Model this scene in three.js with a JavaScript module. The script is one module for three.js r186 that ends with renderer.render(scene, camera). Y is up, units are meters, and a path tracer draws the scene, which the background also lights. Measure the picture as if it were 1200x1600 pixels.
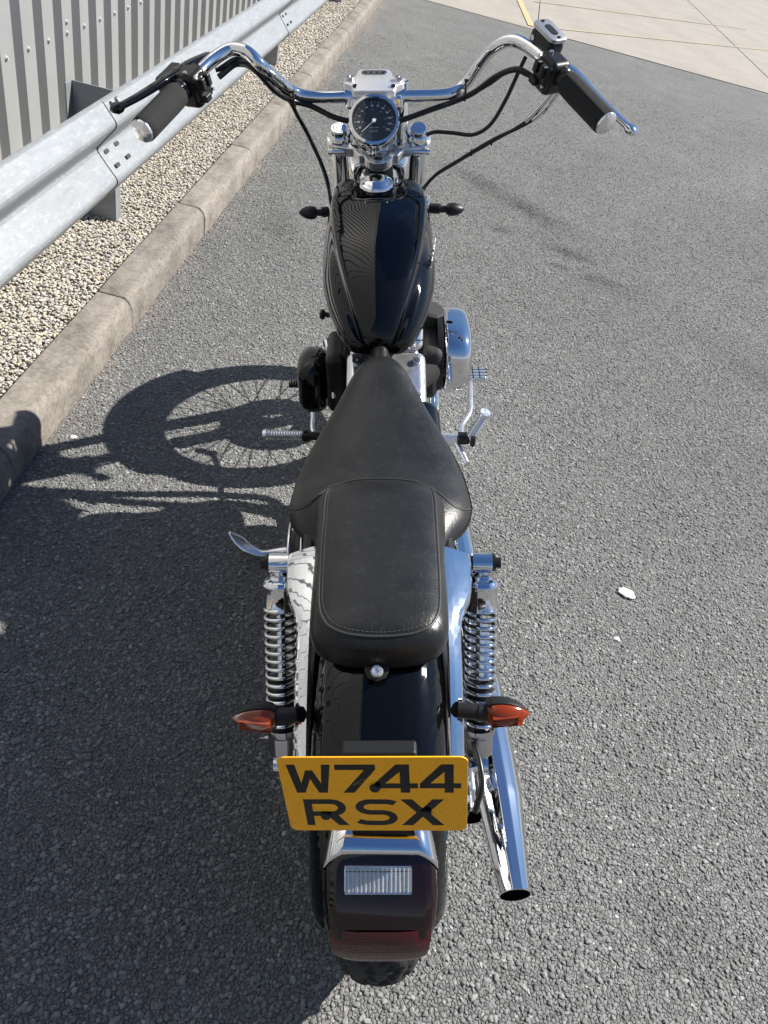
import * as THREE from 'three';
import { RoundedBoxGeometry } from 'three/addons/geometries/RoundedBoxGeometry.js';
import { mergeGeometries, mergeVertices, toCreasedNormals } from 'three/addons/utils/BufferGeometryUtils.js';
import { FontLoader } from 'three/addons/loaders/FontLoader.js';
import { TextGeometry } from 'three/addons/geometries/TextGeometry.js';

// ---------------------------------------------------------------- camera, sky, sun, exposure
const V = (x, y, z) => new THREE.Vector3(x, y, z);
const LEAN = THREE.MathUtils.degToRad(11.6);            // the machine rests on its side stand
const scene = new THREE.Scene();
const camera = new THREE.PerspectiveCamera(66.7, 0.75, 0.05, 400);
{
  const pitch = THREE.MathUtils.degToRad(41.45);
  const lean = new THREE.Matrix4().makeRotationZ(LEAN);
  const eye = V(0.01, 1.55, 0.715), to = eye.clone().add(V(0, -Math.sin(pitch), -Math.cos(pitch)));
  camera.position.copy(eye.applyMatrix4(lean));
  camera.up.copy(V(0, 1, 0).applyMatrix4(lean));
  camera.lookAt(to.applyMatrix4(lean));
}
const SUN = V(0.99, 1, -0.335).normalize();
function skyTexture() {
  const w = 1024, h = 512, d = new Float32Array(w * h * 4), v = V(0, 0, 0);
  for (let j = 0; j < h; j++) for (let i = 0; i < w; i++) {
    const el = ((j + 0.5) / h - 0.5) * Math.PI, az = ((i + 0.5) / w - 0.5) * 2 * Math.PI;
    v.set(Math.cos(el) * Math.cos(az), Math.sin(el), Math.cos(el) * Math.sin(az));
    const up = Math.max(v.y, 0), c = v.dot(SUN), g = Math.acos(Math.min(1, c));
    const hz = Math.exp(-up * 5.5), glow = 0.42 * Math.exp(-g * 2.3), halo = 2.2 * Math.exp(-g * 14);
    const base = 0.72 + 0.28 * c * c, mid = Math.exp(-Math.pow((up - 0.5) / 0.28, 2));
    const col = [0, 0, 0];
    const Z = [0.015, 0.044, 0.140], H = [0.32, 0.38, 0.44];
    for (let k = 0; k < 3; k++) {
      col[k] = (Z[k] * (1 - hz) + H[k] * hz + mid * [0.016, 0.050, 0.085][k]) * base + glow * [0.30, 0.42, 0.62][k] + halo * [1, 0.98, 0.92][k] * 0.6;
      if (v.y < 0) col[k] = [0.10, 0.10, 0.096][k];
    }
    const o = (j * w + i) * 4;
    d[o] = col[0]; d[o + 1] = col[1]; d[o + 2] = col[2]; d[o + 3] = 1;
  }
  const t = new THREE.DataTexture(d, w, h, THREE.RGBAFormat, THREE.FloatType);
  t.mapping = THREE.EquirectangularReflectionMapping; t.magFilter = THREE.LinearFilter; t.needsUpdate = true;
  return t;
}
scene.background = skyTexture();
scene.environment = scene.background;
const sun = new THREE.DirectionalLight(new THREE.Color().setRGB(1, 0.955, 0.88), 5);
sun.position.copy(SUN).multiplyScalar(20); sun.castShadow = true;
sun.shadow.mapSize.set(4096, 4096);
Object.assign(sun.shadow.camera, { left: -7, right: 7, top: 9, bottom: -9, near: 1, far: 60 });
scene.add(sun); scene.add(sun.target);
const renderer = new THREE.WebGLRenderer({ antialias: true });
renderer.toneMapping = THREE.LinearToneMapping;
renderer.toneMappingExposure = 2.35;
renderer.shadowMap.enabled = true;

// ---------------------------------------------------------------- helpers
let seed = 20240;
const rnd = () => { seed = (seed + 0x6d2b79f5) | 0; let t = Math.imul(seed ^ (seed >>> 15), 1 | seed); t = (t + Math.imul(t ^ (t >>> 7), 61 | t)) ^ t; return ((t ^ (t >>> 14)) >>> 0) / 4294967296; };
const rr = (a, b) => a + (b - a) * rnd();
const clamp = THREE.MathUtils.clamp, lerp = THREE.MathUtils.lerp, smooth = THREE.MathUtils.smoothstep;
const hash = (x, y, s) => { let h = Math.imul(x, 374761393) + Math.imul(y, 668265263) + Math.imul(s, 974711); h = Math.imul(h ^ (h >>> 13), 1274126177); return ((h ^ (h >>> 16)) >>> 0) / 4294967296; };
function noise2(x, y, s, per = 0) {                     // value noise, periodic when per > 0
  const xi = Math.floor(x), yi = Math.floor(y), fx = x - xi, fy = y - yi, u = fx * fx * (3 - 2 * fx), v = fy * fy * (3 - 2 * fy);
  const m = per ? (a) => ((a % per) + per) % per : (a) => a;
  const a = hash(m(xi), m(yi), s), b = hash(m(xi + 1), m(yi), s), c = hash(m(xi), m(yi + 1), s), d = hash(m(xi + 1), m(yi + 1), s);
  return lerp(lerp(a, b, u), lerp(c, d, u), v);
}
function fbm(x, y, s, oct = 4, per = 0) { let t = 0, a = 0.5, n = 0; for (let i = 0; i < oct; i++) { t += a * noise2(x, y, s + i, per); n += a; a *= 0.5; x *= 2; y *= 2; per *= 2; } return t / n; }
const toS = (l) => { l = clamp(l, 0, 1); return 255 * (l <= 0.0031308 ? 12.92 * l : 1.055 * Math.pow(l, 1 / 2.4) - 0.055); };
function tex(w, h, fn, srgb = true, rx = 1, ry = 1) {   // fn writes linear r, g, b in 0..1
  const d = new Uint8Array(w * h * 4), c = [0, 0, 0];
  for (let y = 0, o = 0; y < h; y++) for (let x = 0; x < w; x++, o += 4) {
    fn(x, y, c);
    for (let k = 0; k < 3; k++) d[o + k] = srgb ? toS(c[k]) : clamp(c[k], 0, 1) * 255;
    d[o + 3] = 255;
  }
  const t = new THREE.DataTexture(d, w, h); if (srgb) t.colorSpace = THREE.SRGBColorSpace;
  t.wrapS = t.wrapT = THREE.RepeatWrapping; t.magFilter = THREE.LinearFilter; t.repeat.set(rx, ry); t.needsUpdate = true;
  return t;
}
const rgb = (r, g = r, b = r) => new THREE.Color().setRGB(r, g, b);
const std = (c, rough, metal = 0, o = {}) => new THREE.MeshStandardMaterial({ color: Array.isArray(c) ? rgb(...c) : rgb(c), roughness: rough, metalness: metal, ...o });
const phy = (c, rough, metal = 0, o = {}) => new THREE.MeshPhysicalMaterial({ color: Array.isArray(c) ? rgb(...c) : rgb(c), roughness: rough, metalness: metal, ...o });

const used = new Map();
function numbered(n) { const k = used.get(n) ?? 0; used.set(n, k + 1); return k ? `${n}_${String(k).padStart(3, '0')}` : n; }
function tag(o, label, category, group) { o.userData.label = label; if (category) o.userData.category = category; if (group) o.userData.group = group; return o; }
function thing(name, label, category, group) { const o = new THREE.Group(); o.name = numbered(name); scene.add(o); return tag(o, label, category, group); }
function struct(name, geo, mat, label) { const o = part(name, geo, mat, scene); o.name = numbered(name); o.userData.kind = 'structure'; if (label) o.userData.label = label; return o; }
function part(name, geo, mat, parent, label) {
  const g = Array.isArray(geo) ? merge(geo) : geo;
  const m = new THREE.Mesh(g, mat); m.name = name; m.castShadow = m.receiveShadow = true; parent.add(m);
  if (label) m.userData.label = label;
  return m;
}
function merge(list) {
  list = list.map((g) => { let q = g.index ? g.toNonIndexed() : g; if (!q.attributes.uv) q.setAttribute('uv', new THREE.BufferAttribute(new Float32Array(q.attributes.position.count * 2), 2)); for (const k of Object.keys(q.attributes)) if (!['position', 'normal', 'uv'].includes(k)) q.deleteAttribute(k); return q; });
  return list.length === 1 ? list[0] : mergeGeometries(list);
}
function at(g, x, y, z, rx = 0, ry = 0, rz = 0) { g.applyMatrix4(new THREE.Matrix4().compose(V(x, y, z), new THREE.Quaternion().setFromEuler(new THREE.Euler(rx, ry, rz)), V(1, 1, 1))); return g; }
function boxUV(g, s = 1) {                              // uv in metres from the dominant side
  g = g.index ? g.toNonIndexed() : g; if (!g.attributes.normal) g.computeVertexNormals();
  const p = g.attributes.position, n = g.attributes.normal, uv = new Float32Array(p.count * 2);
  for (let i = 0; i < p.count; i += 3) {
    let ax = 0, ay = 0, az = 0;
    for (let k = 0; k < 3; k++) { ax += Math.abs(n.getX(i + k)); ay += Math.abs(n.getY(i + k)); az += Math.abs(n.getZ(i + k)); }
    for (let k = 0; k < 3; k++) {
      const x = p.getX(i + k), y = p.getY(i + k), z = p.getZ(i + k);
      const [u, v] = ay >= ax && ay >= az ? [x, z] : ax >= az ? [z, y] : [x, y];
      uv[(i + k) * 2] = u * s; uv[(i + k) * 2 + 1] = v * s;
    }
  }
  g.setAttribute('uv', new THREE.BufferAttribute(uv, 2)); return g;
}
const rbox = (w, h, d, r, s = 3) => new RoundedBoxGeometry(w, h, d, s, r);
function axisQuat(dir) { return new THREE.Quaternion().setFromUnitVectors(V(0, 1, 0), dir.clone().normalize()); }
function cyl(a, b, r0, r1 = r0, n = 24, open = false) { // r0 at a, r1 at b
  const d = b.clone().sub(a), g = new THREE.CylinderGeometry(r1, r0, d.length(), n, 1, open);
  g.applyMatrix4(new THREE.Matrix4().compose(a.clone().add(b).multiplyScalar(0.5), axisQuat(d), V(1, 1, 1))); return g;
}
function turned(profile, a, dir, n = 32) {              // profile: [radius, distance along dir from a]
  const g = new THREE.LatheGeometry(profile.map(([r, t]) => new THREE.Vector2(r, t)), n);
  const c = toCreasedNormals(g, 0.6);
  c.applyMatrix4(new THREE.Matrix4().compose(a, axisQuat(dir), V(1, 1, 1))); return c;
}
function tube(pts, r, n = 10, seg = 0, tension = 0.5) {
  const c = new THREE.CatmullRomCurve3(pts, false, 'catmullrom', tension);
  return new THREE.TubeGeometry(c, seg || pts.length * 10, r, n, false);
}
function capTube(pts, r, n = 10, seg = 0) { return merge([tube(pts, r, n, seg), at(new THREE.SphereGeometry(r, n, 6), ...pts[0].toArray()), at(new THREE.SphereGeometry(r, n, 6), ...pts[pts.length - 1].toArray())]); }
function loft(secs, { closed = true, cap = true } = {}) {
  const n = secs[0].length, m = secs.length, pos = [], uv = [], idx = [];
  for (let j = 0; j < m; j++) for (let i = 0; i < n; i++) { const p = secs[j][i]; pos.push(p.x, p.y, p.z); uv.push(i / n, j / (m - 1)); }
  const lim = closed ? n : n - 1;
  for (let j = 0; j < m - 1; j++) for (let i = 0; i < lim; i++) {
    const a = j * n + i, b = j * n + (i + 1) % n, c = a + n, d = b + n;
    idx.push(a, b, c, b, d, c);
  }
  if (cap && closed) for (const j of [0, m - 1]) {
    const c = V(0, 0, 0); secs[j].forEach((p) => c.add(p)); c.multiplyScalar(1 / n);
    const k = pos.length / 3; pos.push(c.x, c.y, c.z); uv.push(0.5, j ? 1 : 0);
    for (let i = 0; i < n; i++) { const a = j * n + i, b = j * n + (i + 1) % n; j ? idx.push(a, b, k) : idx.push(b, a, k); }
  }
  const g = new THREE.BufferGeometry();
  g.setAttribute('position', new THREE.Float32BufferAttribute(pos, 3)); g.setAttribute('uv', new THREE.Float32BufferAttribute(uv, 2)); g.setIndex(idx);
  g.computeVertexNormals(); return g;
}
function pchip(table, col) {                            // smooth monotone interpolation down a table whose first column is the key
  const X = table.map((r) => r[0]), Y = table.map((r) => r[col]), n = X.length, dl = [], m = [];
  for (let i = 0; i < n - 1; i++) dl.push((Y[i + 1] - Y[i]) / (X[i + 1] - X[i]));
  for (let i = 0; i < n; i++) m.push(i === 0 ? dl[0] : i === n - 1 ? dl[n - 2] : dl[i - 1] * dl[i] <= 0 ? 0 : 2 * dl[i - 1] * dl[i] / (dl[i - 1] + dl[i]));
  return (x) => {
    let i = 0; while (i < n - 2 && x > X[i + 1]) i++;
    const h = X[i + 1] - X[i], t = clamp((x - X[i]) / h, 0, 1), t2 = t * t, t3 = t2 * t;
    return Y[i] * (2 * t3 - 3 * t2 + 1) + h * m[i] * (t3 - 2 * t2 + t) + Y[i + 1] * (-2 * t3 + 3 * t2) + h * m[i + 1] * (t3 - t2);
  };
}
const spow = (c, e) => Math.sign(c) * Math.pow(Math.abs(c), e);
function extrude(pts, depth, bevel = 0, holes = []) {    // outline in x, y; thickness along z centred on 0
  const s = new THREE.Shape(pts.map(([x, y]) => new THREE.Vector2(x, y)));
  for (const h of holes) s.holes.push(new THREE.Path(h.map(([x, y]) => new THREE.Vector2(x, y))));
  const g = new THREE.ExtrudeGeometry(s, { depth: depth - 2 * bevel, bevelEnabled: bevel > 0, bevelThickness: bevel, bevelSize: bevel, bevelOffset: -bevel, bevelSegments: 3, curveSegments: 12 });
  g.translate(0, 0, -depth / 2 + bevel); return toCreasedNormals(g, 0.5);
}
function roundRect(w, h, r, n = 6) { const o = []; for (let k = 0; k < 4; k++) { const cx = (k === 0 || k === 3 ? 1 : -1) * (w / 2 - r), cy = (k < 2 ? 1 : -1) * (h / 2 - r); for (let i = 0; i <= n; i++) { const a = (k + i / n) * Math.PI / 2; o.push([cx + r * Math.cos(a), cy + r * Math.sin(a)]); } } return o; }
function oriented(g, origin, xAxis, yAxis) {            // place a flat piece: its x and y along the two axes
  const x = xAxis.clone().normalize(), z = x.clone().cross(yAxis).normalize(), y = z.clone().cross(x);
  g.applyMatrix4(new THREE.Matrix4().makeBasis(x, y, z).setPosition(origin)); return g;
}

// ---------------------------------------------------------------- ground, kerb, barrier, wall
function worley(w, cells, s) {                          // periodic cell map: nearest cell id, F1, F2
  const px = new Float32Array(cells * cells), py = new Float32Array(cells * cells);
  for (let i = 0; i < cells * cells; i++) { px[i] = hash(i, 1, s); py[i] = hash(i, 2, s); }
  const k = cells / w;
  return (x, y, out) => {
    const gx = x * k, gy = y * k, cx = Math.floor(gx), cy = Math.floor(gy); let f1 = 9, f2 = 9, id = 0, dx1 = 0, dy1 = 0;
    for (let j = -1; j <= 1; j++) for (let i = -1; i <= 1; i++) {
      const ix = (cx + i + cells) % cells, iy = (cy + j + cells) % cells, q = iy * cells + ix;
      const dx = cx + i + px[q] - gx, dy = cy + j + py[q] - gy, d = dx * dx + dy * dy;
      if (d < f1) { f2 = f1; f1 = d; id = q; dx1 = dx; dy1 = dy; } else if (d < f2) f2 = d;
    }
    out.id = id; out.f1 = Math.sqrt(f1); out.f2 = Math.sqrt(f2); out.dx = dx1; out.dy = dy1;
  };
}
const TILE = 1.45, AW = 2048;
const asphaltCells = worley(AW, 188, 5), wo = {};
const asphaltMap = tex(AW, AW, (x, y, c) => {
  asphaltCells(x, y, wo);
  const edge = clamp((wo.f2 - wo.f1) / 0.22, 0, 1), t = hash(wo.id, 3, 8), big = fbm(x / AW * 6, y / AW * 6, 31, 4, 6);
  let v = 0.15 + 0.09 * t * t + (t > 0.985 ? 0.16 : 0) + 0.02 * (hash(x, y, 4) - 0.5);
  v *= 0.82 + 0.36 * big;
  v = lerp(0.05, v * 0.92, smooth(edge, 0.0, 0.55));
  const w = (hash(wo.id, 4, 8) - 0.5) * 0.06;
  c[0] = v * (1 + w); c[1] = v * 1.0; c[2] = v * (0.985 - w);
});
const asphaltBump = tex(AW, AW, (x, y, c) => {
  asphaltCells(x, y, wo);
  const edge = clamp((wo.f2 - wo.f1) / 0.4, 0, 1), top = 0.45 + 0.35 * hash(wo.id, 5, 8);
  const tilt = (hash(wo.id, 6, 8) - 0.5) * wo.dx * 0.5 + (hash(wo.id, 7, 8) - 0.5) * wo.dy * 0.5;
  c[0] = c[1] = c[2] = clamp(top * smooth(edge, 0, 0.8) + tilt * edge + 0.03 * hash(x, y, 9), 0, 1);
}, false);
// oil and dirt stains: x, z, half length, half width, direction, strength
const STAINS = [[0.62, -4.28, 0.26, 0.12, 0.85, 0.55], [0.92, -3.95, 0.28, 0.10, 0.80, 0.75], [1.06, -3.42, 0.13, 0.06, 0.5, 0.8], [1.16, -3.12, 0.15, 0.06, 0.3, 0.7], [0.95, -3.2, 0.07, 0.03, 0.5, 0.6], [0.66, -3.55, 0.06, 0.04, 0, 0.6], [0.58, -7.55, 0.3, 0.08, 0.2, 0.7], [0.1, -5.8, 0.4, 0.12, 0, 0.4], [1.9, -2.3, 0.3, 0.12, 0.7, 0.4], [0.62, 0.1, 0.12, 0.08, 0.4, 0.35], [-0.5, -3.0, 0.2, 0.07, 1.4, 0.4]];
function stain(x, z) { let s = 0; for (const [bx, bz, rx, rz, a, k] of STAINS) { const dx = x - bx, dz = z - bz; if (dx * dx + dz * dz > 9 * rx * rx) continue; const u = dx * Math.cos(a) + dz * Math.sin(a), w = -dx * Math.sin(a) + dz * Math.cos(a); s = Math.max(s, 0.75 * k * Math.exp(-(u * u / rx / rx + w * w / rz / rz)) * (0.3 + 1.4 * fbm(x * 22, z * 22, 3, 3))); } return Math.min(s, 0.6); }
const asphalt = std(0.74, 0.85, 0, { map: asphaltMap, bumpMap: asphaltBump, bumpScale: 0.0046, vertexColors: true });
{
  const lines = (near, step, far, n) => { const o = []; for (let i = n; i >= 1; i--) o.push(near[0] - far * Math.pow(i / n, 2.2)); for (let v = near[0]; v <= near[1] + 1e-6; v += step) o.push(v); for (let i = 1; i <= n; i++) o.push(near[1] + far * Math.pow(i / n, 2.2)); return o; };
  const X = lines([-1.6, 4.4], 0.05, 130, 14), Z = lines([-7, 1.2], 0.05, 130, 14), pos = [], uv = [], col = [], idx = [];
  for (const z of Z) for (const x of X) {
    pos.push(x, 0, z); uv.push(x / TILE, z / TILE);
    let v = 0.86 + 0.3 * fbm(x * 0.7 + 9, z * 0.7, 77, 4);
    v *= 1 - stain(x, z);
    const d = (x + 1.118 + 0.11 * z) * 0.994, soil = clamp(1 - d / 0.09, 0, 1) * noise2(x * 9, z * 9, 5);   // earth and grit caught along the kerb
    col.push(v * (1 + soil * 0.75), v * (1 + soil * 0.42), v * (1 + soil * 0.15));
  }
  const n = X.length;
  for (let j = 0; j < Z.length - 1; j++) for (let i = 0; i < n - 1; i++) { const a = j * n + i; idx.push(a, a + n, a + 1, a + 1, a + n, a + n + 1); }
  const g = new THREE.BufferGeometry(); g.setAttribute('position', new THREE.Float32BufferAttribute(pos, 3)); g.setAttribute('uv', new THREE.Float32BufferAttribute(uv, 2)); g.setAttribute('color', new THREE.Float32BufferAttribute(col, 3)); g.setIndex(idx); g.computeVertexNormals();
  struct('ground', g, asphalt, 'worn grey asphalt of coarse stone chips');
}
// kerb axes: T runs along the kerb away from the camera, N to the left of it
const YAW = Math.atan(0.11), KO = V(-1.118, 0, 0), KT = V(Math.sin(YAW), 0, -Math.cos(YAW)), KN = V(-Math.cos(YAW), 0, -Math.sin(YAW));
const K = (t, n, y) => KO.clone().addScaledVector(KT, t).addScaledVector(KN, n).setY(y);
const kerbFrame = new THREE.Matrix4().makeBasis(KN, V(0, 1, 0), KT).setPosition(KO);   // local x = n, y = up, z = t

// stone chips of the asphalt that stand proud, near the machine
function chipGeometry(s, flat) {
  const g = mergeVertices(new THREE.IcosahedronGeometry(1, 0).deleteAttribute('uv').deleteAttribute('normal'));
  const p = g.attributes.position;
  for (let i = 0; i < p.count; i++) { const k = 0.72 + 0.5 * hash(i, 1, s); p.setXYZ(i, p.getX(i) * k, clamp(p.getY(i) * k, -1, 0.62) * flat, p.getZ(i) * k); }
  const q = g.toNonIndexed(); q.computeVertexNormals(); return q;
}
function scatter(name, geo, mat, places, label, category) {
  const m = new THREE.InstancedMesh(geo, mat, places.length), M = new THREE.Matrix4(), q = new THREE.Quaternion(), e = new THREE.Euler();
  places.forEach((p, i) => { q.setFromEuler(e.set(p.rx, p.ry, p.rz)); m.setMatrixAt(i, M.compose(p.at, q, p.s)); m.setColorAt(i, p.c); });
  m.name = name; m.castShadow = m.receiveShadow = true; m.userData.kind = 'stuff'; m.userData.label = label; m.userData.category = category; scene.add(m); return m;
}
{
  const out = [], STEP = 0.0074;
  for (let z = -9.2; z < 0.46; z += STEP) for (let x = -1.15; x < 5.0; x += STEP) {
    if (x > 0.78 + 0.47 * (0.46 - z) || x < -0.66 - 0.40 * (0.46 - z)) continue;
    const keep = 0.87 * (1 - 0.86 * smooth(-z, 1.8, 6.5)) * (1 - smooth(-z, 6.5, 9.2));
    if (rnd() > keep) continue;
    const px = x + rr(-0.5, 0.5) * STEP, pz = z + rr(-0.5, 0.5) * STEP;
    if ((px + 1.118 + 0.11 * pz) < 0.004) continue;
    const r = 0.0024 + 0.0042 * Math.pow(rnd(), 2.1), t = rnd();
    const v = (0.138 + 0.14 * t * t + (rnd() > 0.992 ? 0.14 : 0)) * (0.80 + 0.3 * fbm(px * 0.7 + 9, pz * 0.7, 77, 4)) * (0.86 + 0.28 * fbm(px * 9, pz * 9, 55, 3)) * (1 - stain(px, pz)), w = rr(-0.03, 0.03);
    out.push({ at: V(px, rr(-0.0016, 0.0019), pz), rx: rr(-0.3, 0.3), ry: rr(0, 6.28), rz: rr(-0.3, 0.3), s: V(r * rr(0.75, 1.45), r * rr(0.5, 0.85), r), c: rgb(v * (0.985 + w), v, v * (0.975 - w)) });
  }
  scatter('asphalt_chippings', chipGeometry(3, 0.9), std(0.74, 0.8), out, 'grey stone chips standing proud of the asphalt around the motorcycle', 'chippings');
}
// kerb of concrete kerbstones
{
  const kw = 512, concreteMap = tex(kw, kw, (x, y, c) => {
    const f = fbm(x / kw * 8, y / kw * 8, 3, 5, 8), g = fbm(x / kw * 60, y / kw * 60, 9, 2, 60), s = hash(x, y, 2);
    let v = 0.205 + 0.13 * (f - 0.5) + 0.13 * (g - 0.5) + 0.05 * (s - 0.5); if (hash(x >> 1, y >> 1, 7) > 0.965) v *= 0.6; if (hash(x >> 1, y >> 1, 8) > 0.99) v *= 1.4;
    c[0] = v * 1.08; c[1] = v * 0.955; c[2] = v * 0.825;
  });
  const concreteBump = tex(kw, kw, (x, y, c) => { c[0] = c[1] = c[2] = 0.5 + 0.5 * (fbm(x / kw * 50, y / kw * 50, 5, 3, 50) - 0.5) - (hash(x >> 1, y >> 1, 7) > 0.98 ? 0.3 : 0); }, false);
  const mats = [0.66, 0.61, 0.70].map((k) => std([k, k, k], 0.9, 0, { map: concreteMap, bumpMap: concreteBump, bumpScale: 0.002 }));
  const kerb = new THREE.Group(); kerb.name = 'kerb'; kerb.userData.kind = 'structure'; kerb.userData.label = 'low concrete kerb between the asphalt and the gravel strip'; scene.add(kerb);
  const prof = [[0, -0.1], [0.004, 0.07], [0.008, 0.088], [0.016, 0.102], [0.027, 0.111], [0.04, 0.1145], [0.122, 0.116], [0.125, 0.113], [0.125, -0.1]];
  const L = 0.9085;
  const geos = [0, 1, 2].map((v) => {
    const secs = [0, 0.0035, 0.12, 0.3, 0.5, 0.7, L - 0.12, L - 0.0035, L].map((t, j, a) => prof.map(([n, y]) => { const e = j === 0 || j === a.length - 1 ? 0.0025 : 0; const wob = (noise2(t * 9 + v * 17, n * 60 + y * 40, 4) - 0.5) * 0.003; return V(n + (n < 0.06 ? e : -e) + wob, y - (y > 0 ? e : 0) + wob * 0.6, t); }));
    return boxUV(toCreasedNormals(loft(secs), 0.5), 1.6);
  });
  for (let i = -3; i < 20; i++) {
    const s = part('kerbstone', geos[(i + 9) % 3], mats[(i * 7 + 70) % 3], kerb);
    s.matrixAutoUpdate = true; const o = K(1.850 + i * 0.914, rr(-0.002, 0.002), rr(-0.0015, 0.0015));
    s.applyMatrix4(new THREE.Matrix4().makeBasis(KN, V(0, 1, 0), KT).setPosition(o));
  }
}
// gravel strip
{
  const gw = 1024, cells = worley(gw, 86, 15);
  const tone = (id, c, k = 1) => { const t = hash(id, 3, 2), h = hash(id, 4, 2); const v = (0.36 + 0.24 * t) * k; const w = h < 0.45 ? 0.27 : h < 0.49 ? 0.5 : 0.15; c[0] = v; c[1] = v * (1 - 0.38 * w); c[2] = v * (1 - 0.95 * w); if (h > 0.88) { c[0] = v * 0.7; c[1] = v * 0.66; c[2] = v * 0.6; } };
  const map = tex(gw, gw, (x, y, c) => { cells(x, y, wo); tone(wo.id, c, 0.9); const e = smooth(wo.f2 - wo.f1, 0.02, 0.25); for (let k = 0; k < 3; k++) c[k] = lerp(0.14, c[k], e); });
  const bump = tex(gw, gw, (x, y, c) => { cells(x, y, wo); const e = smooth(wo.f2 - wo.f1, 0, 0.5); c[0] = c[1] = c[2] = e * (0.6 + 0.4 * hash(wo.id, 6, 2)); }, false);
  const m = std(0.74, 0.9, 0, { map, bumpMap: bump, bumpScale: 0.008 });
  const a = [[-8, 0.1251], [-8, 0.90], [40, 0.90], [40, 0.1251]].map(([t, n]) => K(t, n, 0.088));
  const g = new THREE.BufferGeometry().setFromPoints([a[0], a[2], a[1], a[0], a[3], a[2]]); g.computeVertexNormals();
  struct('gravel_bed', boxUV(g, 1 / 1.0), m, 'bed of the pale gravel strip below the barrier');
  const out = [], c = [0, 0, 0];
  const add = (t, n, r, y) => { tone((rnd() * 1e6) | 0, c); out.push({ at: K(t, n, y), rx: rr(-0.5, 0.5), ry: rr(0, 6.28), rz: rr(-0.5, 0.5), s: V(r * rr(0.9, 1.6), r * rr(0.55, 0.95), r * rr(0.8, 1.1)), c: rgb(...c) }); };
  for (let t = 0.2; t < 12.5; t += t < 5 ? 0.0102 : 0.0155) { const st = t < 5 ? 0.0102 : 0.0155; for (let n = 0.131; n < 0.70; n += st) { const r = t < 5 ? rr(0.0042, 0.0078) : rr(0.0075, 0.0105); add(t + rr(-0.5, 0.5) * st, n + rr(-0.2, 0.5) * st, r, 0.092 + rr(-0.002, 0.011)); } }
  scatter('gravel', chipGeometry(8, 1), std(0.74, 0.85), out, 'pale buff gravel lying between the concrete kerb and the metal wall', 'gravel');
}
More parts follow.
